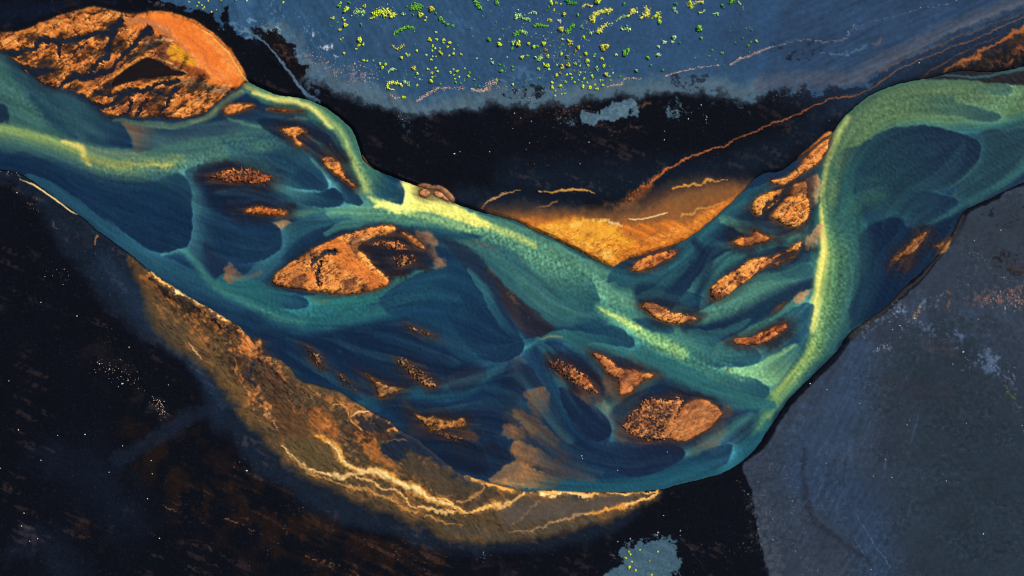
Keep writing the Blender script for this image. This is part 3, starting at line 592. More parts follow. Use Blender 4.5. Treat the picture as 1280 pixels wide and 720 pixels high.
# the shelf below, with two crisp fronts
LB('552,298 602,301 640,314 668,343 690,368 715,388 742,398 706,410 684,402 655,378 630,358 606,332 580,312', (54, 106, 112), None, 0.95, 5)
SB('575,304,7 605,310,11 632,330,13 658,356,15 688,388,14 715,402,10', (64, 124, 118), 0.75)
SB('585,303,3 600,305,4 622,313,3', (110, 100, 90), 0.6)
LB('656,304 690,313 712,331 736,346 747,364 749.5,381 742,396 712,386 690,366 668,340', (40, 94, 102), (750, 386, 690, 318), 0.96)
LB('622,345 650,366 680,380 715,387 745,388 770,408 791,422 794.5,431 786,434.5 757,430 727,428 698,418 672,404 645,380', (30, 76, 98), (794, 436, 668, 352), 0.97)
SB('650,350,10 682,378,12 715,390,10 742,393,6', (70, 130, 120), 0.5)
SB('748,384,10 775,398,20 805,415,28 840,433,34 880,450,36 925,470,34 965,488,24', (70, 134, 120), 0.97, 0.6)
SB('749,385,5 765,393,9 785,404,11 805,416,13 830,430,14 855,442,12', (146, 194, 118), 0.95)
SB('751,387,3 766,394,5 784,403,6 800,412,5', (192, 224, 126), 0.9)
LB('790,398 820,400 842,410 840,418 818,414 800,406', (36, 84, 104), None, 0.9, 5)
LB('840,418 888,422 924,429 946,437 952.5,446 945,455 920,459.5 890,458 862,442', (42, 96, 112), (948, 448, 850, 414), 0.95)
LB('903,461 930,457.5 952,450 988,430 1000,440 980,470 962,482 935,478 915,470', (122, 172, 116), None, 0.9, 5)
LB('868,468 915,467 950,477 963,487 956,500 926,508 890,503 870,488', (38, 90, 108), (956, 502, 872, 462), 0.92)
SB('812,345,12 845,372,10 880,385,9 915,386,9', (40, 92, 108), 0.7)
# ---------------- right: the delta of small streams
LB('800,350 860,312 900,277 935,242 975,228 1010,200 1032,184 1026,260 1020,330 1010,400 970,440 910,420 880,402 830,386 795,374', (30, 58, 82), None, 0.95, 10)
AB('1034,196,5 1010,213,7 980,229,9 955,240,11 932,252,14 905,270,17 882,292,18 862,316,19 838,336,19 812,347,18 775,352,18', (40, 94, 108), 1)
SB('930,250,3 905,268,4 882,290,4.5 862,314,5 838,334,5', (52, 112, 118), 0.7)
AB('905,273,7 930,282,10 960,294,12 985,298,12 1006,290,12 1024,268,11', (76, 134, 116), 1)
SB('884,302,8 905,306,7 925,312,7 950,311,6 980,303,6', (42, 92, 106), 0.9)
AB('965,309,8 928,319,12 902,334,14 882,354,15 868,374,14 850,390,11', (58, 118, 118), 1)
LB('790,372 815,364 845,363 872,367 890,379 882,387 860,384.5 830,380 805,379', (27, 66, 92), (888, 384, 796, 364), 0.95)
AB('1022,334,10 1000,344,13 970,354,18 945,365,20 920,379,20 895,392,15 868,402,10', (82, 142, 122), 1)
AB('1018,372,13 995,392,20 970,412,24 940,432,24 905,444,18', (70, 130, 118), 1)
LB('936,388 962,372 985,366 987,376 966,393 945,405 922,411', (30, 64, 88), None, 0.9, 4)
LB('950,412 985,389 1005,378 1014,379 1017.5,394 1014,412 1002,423 980,433 958,434', (38, 86, 106), (1016, 388, 956, 436), 0.96)
LB('950,464 985,440 1008,420 1016,416 1019,424 1013,441 1000,456 980,473 962,484', (46, 104, 112), (1014, 424, 952, 480), 0.95)
LB('980,322 1008,317 1021,330 1013,345 990,348 973,342', (36, 74, 92), None, 0.85, 4)
SB('1002,314,3 986,332,4 960,341,4', (28, 46, 70), 0.8)
SB('1000,272,3 985,290,3 970,294,2', (30, 56, 80), 0.6)
# ---------------- right: the big channel
SB('1480,70,50 1290,122,40 1240,128,44 1190,132,40 1140,132,38 1100,142,38 1066,168,36 1048,205,28 1042,250,28 1050,300,44 1060,350,46 1050,400,36 1024,450,30 990,500,28 955,540,24 925,570,16', (46, 102, 104), 0.98, 0.2)
SB('1480,60,36 1290,104,32 1250,112,32 1200,118,32 1150,120,32 1108,132,33 1076,154,30 1056,180,24 1044,212,19 1037,245,16 1034,275,13', (92, 124, 86), 0.97, 0.7)
SB('1290,128,22 1240,140,22 1190,144,22 1140,142,22 1100,152,22 1070,176,16', (94, 128, 86), 0.9, 0.9)
SB('1062,148,5 1048,168,8 1038,190,7 1031,215,6 1027,240,5 1025,264,4', (176, 186, 100), 0.9)
LB('1100,126 1140,120 1175,120 1190,121.5 1194,128 1215,133 1240,138 1252,146 1240,152 1215,150 1185,144 1140,140', (48, 90, 92), (1248, 148, 1110, 128), 0.9, 3)
LB('1195,104 1235,103 1262,107 1266,114 1256,119.5 1235,117 1205,114', (66, 104, 94), (1264, 114, 1198, 106), 0.85, 3)
LB('1226,166 1260,163 1279,163 1279,190 1272,212 1250,232 1225,246 1203,252 1190,240 1214,215', (36, 76, 86), None, 0.95, 4)
SB('1290,160,6 1284,190,8 1270,218,9 1248,234,8', (54, 108, 104), 0.85)
LB('1036,206 1050,189 1071,182.5 1087,173 1111,162 1139,157 1161,156.5 1186,162 1211,170.5 1225,177 1226.5,189 1219,208 1199,226 1172,238 1186,245 1196,250 1197,258 1180,268 1155,278 1120,285 1080,280 1050,262 1036,240', (38, 82, 88), (1110, 200, 1034, 226), 0.97, 4)
LB('1050,191 1071,183 1087,173.5 1111,162.5 1139,157.5 1161,157 1186,162.5 1211,171 1224.5,177 1226,189 1218,208 1198,226 1172,238 1140,244 1105,240 1075,232 1052,215', (24, 52, 76), (1196, 164, 1068, 262), 0.98)
LB('1110,236 1140,240 1162,240 1180,244 1196,249.5 1197.5,258 1180,268 1155,278 1125,284 1104,270', (26, 58, 82), (1194, 254, 1082, 262), 0.96)
SB('1166,240,3 1182,234,5 1202,224,6 1218,208,5', (50, 98, 100), 0.7)
SB('1038,285,16 1052,268,22 1074,252,24 1100,244,18', (58, 112, 94), 0.6)
SB('1040,210,8 1050,220,12 1070,226,12 1095,224,8', (48, 98, 96), 0.5)
SB('1290,206,9 1265,221,9 1240,238,9 1215,252,9 1195,264,8 1170,276,6 1145,286,5', (48, 102, 104), 0.95)
LB('1082,292 1096,279 1112,272 1125,274.5 1132,284 1129,300 1112,316 1090,312', (22, 50, 78), (1118, 274, 1092, 330), 0.9)
LB('1074,296 1096,278 1116,271 1128,275 1134,284 1150,284 1185,273 1202,263 1212,257 1205,275 1188,300 1172,325 1148,350 1126,368 1100,392 1078,404 1062,412 1066,370 1070,325', (19, 46, 74), None, 0.97, 9)
SB('1196,268,3 1190,285,4 1178,302,4 1165,325,4', (28, 62, 88), 0.8)
SB('1145,290,8 1155,310,8 1130,340,8', (28, 42, 64), 0.5)
SB('1040,285,40 1056,300,48 1058,340,50 1048,390,40 1030,430,26', (54, 106, 104), 0.85)
SB('1034,290,24 1042,310,30 1042,350,32 1034,400,26 1020,440,18', (88, 138, 98), 0.85)
SB('1028,250,5 1031,275,7 1035,300,11 1036,325,14 1032,350,16 1029,375,16 1026,400,14 1022,420,14 1012,445,16 994,470,17 974,495,16 960,520,13 946,545,9', (122, 164, 98), 0.95)
SB('1025,258,3.4 1028,285,6 1031,310,9 1028,335,11 1024,355,11 1022,375,9 1020,395,8 1016,412,6', (196, 202, 100), 0.97)
SB('1031,295,4.5 1030,320,6 1024,345,6', (240, 226, 112), 0.95)
SB('1017,425,6 1006,448,7 988,470,8 968,492,7', (160, 186, 98), 0.85)
LB('1014,372 1020,372 1024,400 1020,417 1013,418 1010,402', (182, 192, 104), None, 0.75, 3)
SB('1080,408,5 1058,424,6 1040,448,7 1007,484,8 982,508,8 964,535,8 946,560,7 924,578,6', (26, 62, 88), 0.9)
SB('960,528,10 942,552,12 920,568,10 895,578,8', (42, 110, 118), 0.85)
LB('1158,98.5 1200,99.5 1240,102.5 1264,105.5 1300,106 1480,100 1480,20 1280,82 1240,88 1200,88', (40, 38, 42), None, 0.97, 3)
SB('1163,98,2 1180,94,2.6 1200,95,2.2 1215,97,2.6 1235,94,2.6 1262,89,3.4 1300,78,5', (58, 98, 104), 0.97, 0.7)

# ---------------- left middle: the wide blue channel
LB('330,398 380,372 440,366 500,346 560,326 600,340 640,400 658,432 640,456 560,470 480,450 400,420 340,425', (32, 76, 102), None, 0.95, 14)
AB('285,358,18 315,372,24 350,388,28 390,398,27 430,396,22 475,388,17 520,376,14', (42, 112, 118), -1)
SB('272,358,6 292,370,8 320,384,9 350,398,9 380,404,8', (70, 136, 124), 0.6)
AB('384,374,6 405,378,13 430,377,16 460,371,17 500,360,17 545,348,17', (48, 128, 124), -1)
LB('312,362 350,367 375,370 384,376 385.5,382 370,387 345,384 322,374', (30, 72, 98), (386, 380, 318, 364), 0.95)
SB('388,374,2 398,376,3 412,376,2', (110, 122, 100), 0.8)
LB('474,376 500,354 535,337 568,331 600,342 622,370 642,404 655,430 650,446 630,456.5 600,452 568,441 540,425 510,406 488,392', (30, 74, 102), None, 0.9, 3)
LB('540,344 575,333 602,344 624,374 642,404 655,431 648,445 628,453 600,447 580,425 558,392', (25, 58, 88), (648, 440, 560, 330), 0.9, 4)
SB('455,386,6 490,376,12 530,366,12 572,374,9', (40, 96, 114), 0.6)
LB('552,297 580,306 604,326 620,352 640,384 660,412 640,408 615,378 590,350 570,322', (40, 60, 80), None, 0.9, 5)
LB('606,331 630,356 655,378 684,402 694,414 684,423 668,423 652,413 636,390 622,362', (58, 54, 58), None, 0.95, 4)
LB('650,384 672,398 692,414 684,423 668,423 655,412', (42, 46, 62), None, 0.8, 8)
SB('612,338,5 630,358,7 650,382,6 664,400,4', (112, 88, 66), 0.65, 1.0, 0.6, brk_spk)
AB('585,337,3 600,351,6 614,375,8 630,403,8 650,424,7', (48, 108, 120), 1)
LB('326,412 380,421 430,411 490,404 540,429 590,451 610,456 560,490 500,495 440,492 390,472 340,445', (24, 50, 78), None, 0.92, 14)
AB('515,404,5 545,422,9 580,442,12 605,453,12 630,456,8', (36, 80, 104), -1, 0.8)
AB('395,462,5 420,474,8 445,489,10 470,505,11', (34, 80, 104), 1, 0.85)
SB('360,440,5 380,455,5 400,466,5', (30, 68, 96), 0.7)
LB('505,425 535,437 568,450 590,466 585,480 570,490 548,484 528,470 510,450', (29, 48, 74), None, 0.8, 6)
AB('672,427,7 655,436,12 635,447,13 615,464,14 590,483,15 555,494,15 515,494,12 480,499,9 450,505,5', (36, 90, 112), 1)
SB('672,426,3.4 655,436,5 635,448,5', (64, 124, 126), 0.75)
LB('560,470 585,460 606,458 606,474 585,486 565,488', (48, 58, 78), None, 0.7, 4)
LB('640,444 655,452 668,470 680,490 672,486 656,486 640,502 626,480', (24, 44, 70), None, 0.9, 6)
# ---------------- lower middle
LB('670,432 700,436 735,440 800,460 850,480 880,492 850,500 800,500 760,520 720,490 690,460', (27, 52, 78), None, 0.9, 8)
AB('672,426,4 690,422,8 715,424,12 745,431,14 775,440,17 800,450,18 830,463,18 865,478,18 900,495,15 940,505,12 962,510,10', (50, 116, 118), -1)
SB('674,424,1.6 688,421,2.8 702,422,1.8', (150, 136, 102), 0.85)
AB('674,432,8 688,452,14 700,480,18 713,508,20 730,530,18 754,548,17 780,560,14', (42, 100, 116), -1)
LB('640,458 660,462 680,475 692,500 705,530 700,540 680,520 665,500 650,490', (48, 68, 86), None, 0.5, 8)
AB('706,431,4 725,437,8 740,449,10 750,466,10 758,484,10 768,500,9', (46, 102, 114), -1)
LB('670,432 690,430 703,436 706,446 690,453 676,449', (34, 78, 102), (704, 446, 672, 432), 0.8, 3)
LB('762,448 772,446 790,452 802,462 790,466 774,460', (30, 50, 74), None, 0.8, 3)
AB('824,468,9 802,479,16 782,490,18 766,502,17 750,520,12', (54, 114, 114), 1)
LB('700,486 722,492 745,512 762,530 764,546 745,553 722,540 708,515', (27, 46, 74), None, 0.9, 4)
LB('800,498 835,491 870,491 902,500 890,503 840,503 805,512', (27, 42, 66), None, 0.8, 5)
LB('765,515 785,500 800,498 790,520 778,545 800,560 850,556 890,545 915,522 940,520 935,545 900,565 850,575 790,570 765,550', (42, 74, 94), None, 0.85, 8)
SB('860,566,9 890,553,12 915,535,12 938,518,9', (60, 112, 112), 0.9)
LB('700,566 735,555 765,552 800,551 832,552 852,559 857,567 847,578 822,590 800,595.5 780,593.5 755,584 725,580', (30, 47, 76), (830, 580, 690, 556), 0.97, 2.5)
LB('712,556 740,546 762,547 754,559 730,566', (27, 50, 78), None, 0.85, 3)
AB('640,602,11 680,605,14 720,607,16 765,608,16 800,605,16 830,598,18 860,588,20 895,580,20 925,566,17 948,545,11', (36, 98, 116), 1)
LB('866,572 885,562 912,556 915,562 908,578 890,585 868,584', (34, 80, 106), (914, 560, 868, 582), 0.85, 3)
SB('665,545,6 690,560,8 715,578,8 750,590,8', (46, 78, 98), 0.85)
# sand fans just under the surface: a crisp upper edge, fading downstream into the blue
FBRK = 0.62 + 0.38 * sstep(n_mid * 1.6 + n_fine * .5 + .55)
def FAN(s, col, grad, al=0.95, edge=3.0):
    P(WAT, xy(s), col, al * .92, edge, 2.4, grad, FBRK)
FAN('717,489 735,481 748,486 757,500 770,528 782,552 766,548 742,514 728,499', (206, 144, 90), (728, 488, 780, 548))
FAN('902,512 908,508 920,510 916,520 906,526', (190, 134, 88), (906, 511, 918, 524))
FAN('640,450 652,446 658,452 650,460 640,462', (110, 92, 78), None, 0.5)
FAN('858,560 872,556 890,552 905,545 895,560 870,566', (110, 104, 92), None, 0.6)
FAN('520,476 532,482 546,486 538,488 526,484', (104, 86, 70), None, 0.8)
FAN('510,538 524,538 540,542 520,546', (90, 66, 50), None, 0.5)
SB('740,478,4 762,478,5 774,482,4', (130, 92, 66), 0.5)
LB('436,540 480,550 530,545 560,540 600,560 606,590 560,586 500,560', (25, 42, 64), None, 0.9, 8)
LB('488,500 540,505 600,500 640,490 640,530 600,545 540,540 500,525', (28, 50, 76), None, 0.85, 10)
SB('540,515,4 570,512,5 610,512,5 640,520,4', (36, 64, 90), 0.6)
SB('505,500,5 515,512,6 522,520,5', (96, 72, 56), 0.5)
SB('786,440,3 800,455,4 816,466,3', (110, 96, 80), 0.3)
SB('1034,170,2 1026,190,2 1014,215,2', (62, 104, 104), 0.6)
for q in ('600,540 610,535 622,545', '580,545 595,552 606,560'):
    SB(' '.join(f'{a},{b},3' for a, b in xy(q)), (110, 72, 46), 0.6, 1.0, 2, brk_fine)

FAN('1006,226 1021,220 1025,240 1018,257 1010,258', (232, 158, 96), None, 0.95, 4)
FAN('1013,240 1024,236 1022,252 1014,256', (226, 190, 104), None, 0.6, 5)
FAN('1006,298 1018,289 1029,279 1030,298 1019,306 1009,314', (224, 152, 98), (1012, 294, 1034, 312), 0.95, 3)
FAN('1010,306 1020,300 1018,308 1011,314', (244, 206, 140), None, 0.6, 3)
FAN('990,376 1000,365 1012,360 1009,370 1000,377', (224, 150, 92), None, 0.85, 3)
FAN('516,289 534,290 546,297 543,308 548,318 557,333 543,334 539,318 528,304', (186, 124, 82), None, 0.85, 5)
FAN('524,306 540,306 546,312 530,313', (60, 84, 96), None, 0.6, 3)
FAN('281,349 284,330 291,336 302,345 316,352 296,354', (164, 110, 76), (286, 338, 316, 354), 0.95, 3)
FAN('496,230 510,227 524,234 538,236 552,240 564,254 545,251 525,247 508,247', (236, 190, 132), None, 0.95, 5)

# more silt tongues braiding through the blue water
AB('170,205,8 195,222,14 225,240,16 240,262,12', (58, 108, 112), -1, 0.5)
AB('655,345,6 672,362,9 690,380,10 715,394,8', (64, 120, 118), -1, 0.5)
AB('470,420,4 505,432,9 540,448,10 570,456,7', (34, 76, 102), -1, 0.5)
AB('420,418,5 455,440,10 490,455,10 520,462,6', (30, 66, 94), 1, 0.5)
AB('360,424,5 392,440,9 425,462,9 455,480,7', (30, 68, 96), 1, 0.5)
AB('560,512,4 600,506,8 640,508,9 672,520,7', (38, 78, 100), -1, 0.5)
AB('600,480,5 625,488,9 645,505,9 655,525,7', (38, 80, 104), 1, 0.5)
AB('655,470,5 670,492,10 690,520,11 712,548,9', (52, 88, 106), 1, 0.7)
AB('640,560,6 672,574,10 705,588,10 740,596,7', (84, 88, 88), 1, 0.65)
AB('760,470,4 748,492,8 752,516,9 768,540,8', (50, 96, 108), 1, 0.6)
AB('855,508,5 880,498,8 905,502,9 925,512,7', (52, 104, 112), -1, 0.7)
AB('935,402,4 915,414,7 890,420,8 862,416,6', (54, 112, 116), 1, 0.7)
AB('860,330,4 842,350,9 822,366,10 800,374,7', (48, 102, 112), 1, 0.7)
AB('905,345,4 890,362,8 880,380,8', (56, 116, 118), 1, 0.6)
AB('1010,330,5 985,340,8 955,344,8 935,350,6', (58, 112, 114), -1, 0.7)
AB('1008,402,5 985,418,8 960,436,9 935,446,7', (66, 126, 118), -1, 0.6)
AB('300,160,5 330,172,9 355,186,10 375,204,8', (56, 102, 112), -1, 0.6)
AB('280,178,6 310,190,10 335,208,10 365,222,7', (50, 96, 110), -1, 0.6)
AB('255,275,5 285,288,9 315,300,9 340,310,6', (38, 78, 102), -1, 0.6)
AB('1205,180,6 1195,205,12 1175,226,12 1150,236,8', (38, 78, 94), 1, 0.6)
AB('1130,290,6 1112,318,12 1092,350,14 1070,390,10', (30, 66, 90), 1, 0.6)

# dark pockets between the lower braids
LB('686,450 705,446 730,455 748,470 760,488 770,498 772,484 764,462 772,452 790,462 806,466 790,474 776,492 766,504 752,492 735,478 712,464', (36, 44, 66), None, 0.55, 5)
LB('602,456 628,449 650,452 668,464 680,486 668,484 656,488 646,506 630,508 612,490', (34, 54, 78), (676, 478, 606, 500), 0.9, 3)
LB('700,487 722,491 746,508 762,528 764,544 748,553 728,545 712,524', (29, 48, 76), (762, 540, 700, 494), 0.96, 2.5)
LB('805,500 835,490 868,491 896,500 872,497 856,504 846,518 838,530 822,512', (34, 44, 64), None, 0.8, 5)
LB('866,572 886,562 913,556 916,562 909,578 892,586 870,585', (36, 78, 102), (914, 560, 866, 584), 0.9, 2.5)
SB('868,302,8 884,322,14 880,345,14 872,364,10', (26, 50, 76), 0.8)

LB('955,342 972,332 995,330 1014,331 1016.5,335 1010,346 990,352 966,352', (48, 102, 106), (1012, 338, 954, 350), 0.9)
FAN('1008,316 1022,316 1016,304 1008,308', (50, 36, 40), None, 0.6, 4)

# the crispest fronts, drawn over the silt tongues
P(WAT, xy('460,246 478,252 495,256 503,255 507,244 499,231 513,229 535,237 553,246 572,258 592,268 614,281 590,281 565,273 545,267 525,264 505,267 485,263'), (255, 248, 118), 0.95, 6, 0.5)
SB('500,262,4 530,270,6 565,279,6 600,288,5', (150, 186, 110), 0.5)
LB('449,190 456,203 469,212.5 490,221 502,231 506,243 504.5,254 494,255 480,250 466,238 455,218', (28, 74, 98), (506, 246, 458, 216), 0.97)
LB('288,190 318,170 345,166 366,178 386,196 400,212 408,224 411,233 404,238 388,238.5 368,236 345,228 322,216 304,204', (31, 72, 96), (410, 234, 336, 172), 0.8)
LB('342,236 370,240 395,241 414,235 424,241 429,248 430,254 424,258 408,260.5 390,258 368,250', (26, 60, 86), (426, 254, 360, 238), 0.92)
LB('404,220 420,229 436,236 449,245 453,252 449,255.5 440,256 430,253 418,242', (28, 62, 88), (452, 253, 412, 228), 0.92)
LB('252,274 285,269 325,272 346,281 354,294 353,305 346,315 330,324 308,329 292,328 276,316 262,298', (26, 58, 84), (348, 312, 272, 276), 0.9)
LB('110,224 150,228 190,228 222,218 236,229 240,246 241,265 240,285 238,300 232,309 222,312 212,316 198,316 183,310 168,300 146,283 122,258', (23, 54, 82), (212, 296, 150, 214), 0.9)
LB('1014,378 1017.5,394 1014,412 1002,423 980,433 962,432 985,410', (38, 86, 106), (1018, 392, 970, 430), 0.85)
LB('860,428 888,423 924,429 946,437 952.5,446 945,455 920,459.5 890,458 866,446', (42, 96, 110), (950, 447, 866, 420), 0.9)
LB('690,400 727,410 770,408 791,422 794.5,431 786,434.5 757,430 727,428 704,420', (30, 74, 96), (796, 434, 694, 390), 0.9)
LB('600,360 622,374 642,404 655,431 648,445 628,453 600,447 580,425 575,390', (25, 56, 86), (656, 436, 582, 372), 0.9)

# brown shoals a hand below the surface
def SHOAL(s, col, al=0.7, edge=18):
    P(WAT, xy(s), col, al, edge, 4, None, 0.45 + 0.55 * sstep(n_mid * 1.6 + n_streak * 1.2 + .5))
SHOAL('440,305 462,294 490,286 515,292 535,308 545,326 525,338 505,346 486,352 470,338 452,322', (54, 42, 44), 0.95, 8)
SHOAL('462,318 485,312 508,316 520,330 500,340 480,340', (28, 36, 50), 0.8, 8)
SHOAL('765,500 800,488 840,488 875,492 905,503 915,518 900,540 875,556 835,560 795,556 770,535', (62, 52, 54), 0.5)
SHOAL('680,446 705,444 735,456 752,478 762,500 735,500 705,482', (48, 40, 50), 0.85, 14)
SHOAL('732,436 760,440 790,452 826,468 805,486 780,500 760,500 750,470', (84, 60, 52), 0.7)
SHOAL('632,515 650,510 675,525 705,555 730,585 705,606 655,612 625,604 640,575 640,545', (92, 68, 56), 0.5, 20)
SHOAL('560,548 600,540 632,552 640,575 615,596 585,586', (34, 40, 56), 0.7, 14)
SHOAL('505,508 550,512 590,515 596,536 560,544 520,544', (60, 48, 48), 0.7)
SHOAL('440,455 470,462 510,480 508,496 475,500 450,486', (52, 44, 48), 0.6)
SHOAL('490,444 520,450 552,478 545,492 515,482 492,462', (52, 44, 48), 0.6)
SHOAL('250,206 300,198 345,210 350,232 300,240 255,232', (44, 38, 48), 0.7, 14)
SHOAL('285,254 330,248 366,258 362,276 320,280 286,274', (46, 38, 46), 0.7, 12)
SHOAL('345,154 380,152 410,168 440,200 452,236 430,236 400,200 370,184', (46, 36, 42), 0.7, 12)
SHOAL('905,280 950,276 985,300 960,318 915,314', (40, 40, 52), 0.6, 12)
SHOAL('950,255 985,228 1015,222 1012,288 970,292', (40, 36, 46), 0.6, 12)
SHOAL('795,370 840,374 884,396 850,412 810,404', (44, 48, 56), 0.6, 12)
SHOAL('908,426 945,410 992,398 985,424 935,442', (52, 36, 42), 0.7, 12)
SHOAL('1100,330 1140,290 1165,280 1165,305 1125,345', (44, 40, 50), 0.7, 12)

FAN('654,494 668,486 682,487 687,505 684,525 676,540 666,520', (140, 98, 70), (664, 490, 690, 532))
FAN('642,511 652,514 668,522 684,536 704,557 722,574 704,572 680,556 660,540', (140, 98, 66), (652, 518, 712, 570))
FAN('626,536 640,529 652,533 659,545 648,550 632,547', (184, 114, 64), (632, 536, 668, 552))
FAN('639,558 648,550 658,552 672,563 690,573 708,584 692,587 668,582 650,580', (188, 120, 68), (646, 558, 706, 586))
FAN('610,599 624,588 640,577 655,580 682,590 716,603 694,610 655,612 630,607', (206, 136, 72), (634, 592, 722, 606))
FAN('574,541 588,536 598,544 592,552 580,550', (120, 76, 48), None, 0.7)

SB('78,176,3 92,180,5 101,186,6 105,194,5', (226, 208, 104), 0.8)
SB('165,206,3 185,207,4 205,206,4 214,204,3', (196, 200, 104), 0.7)
SB('757,389,2.4 772,397,4 788,405,4.4 802,412,3', (206, 234, 130), 0.85)
SB('1026,262,2 1030,300,4 1026,335,6 1022,360,5 1019,390,4 1015,412,3', (240, 226, 110), 0.8)

FAN('752,470 776,466 800,472 812,478 790,490 768,500 758,488', (150, 98, 64), None, 0.6, 8)
FAN('770,545 785,520 800,505 822,498 838,502 830,530 815,552 795,556', (140, 88, 58), None, 0.55, 10)
FAN('868,552 884,542 900,526 908,528 900,548 884,560', (126, 108, 88), None, 0.55, 6)
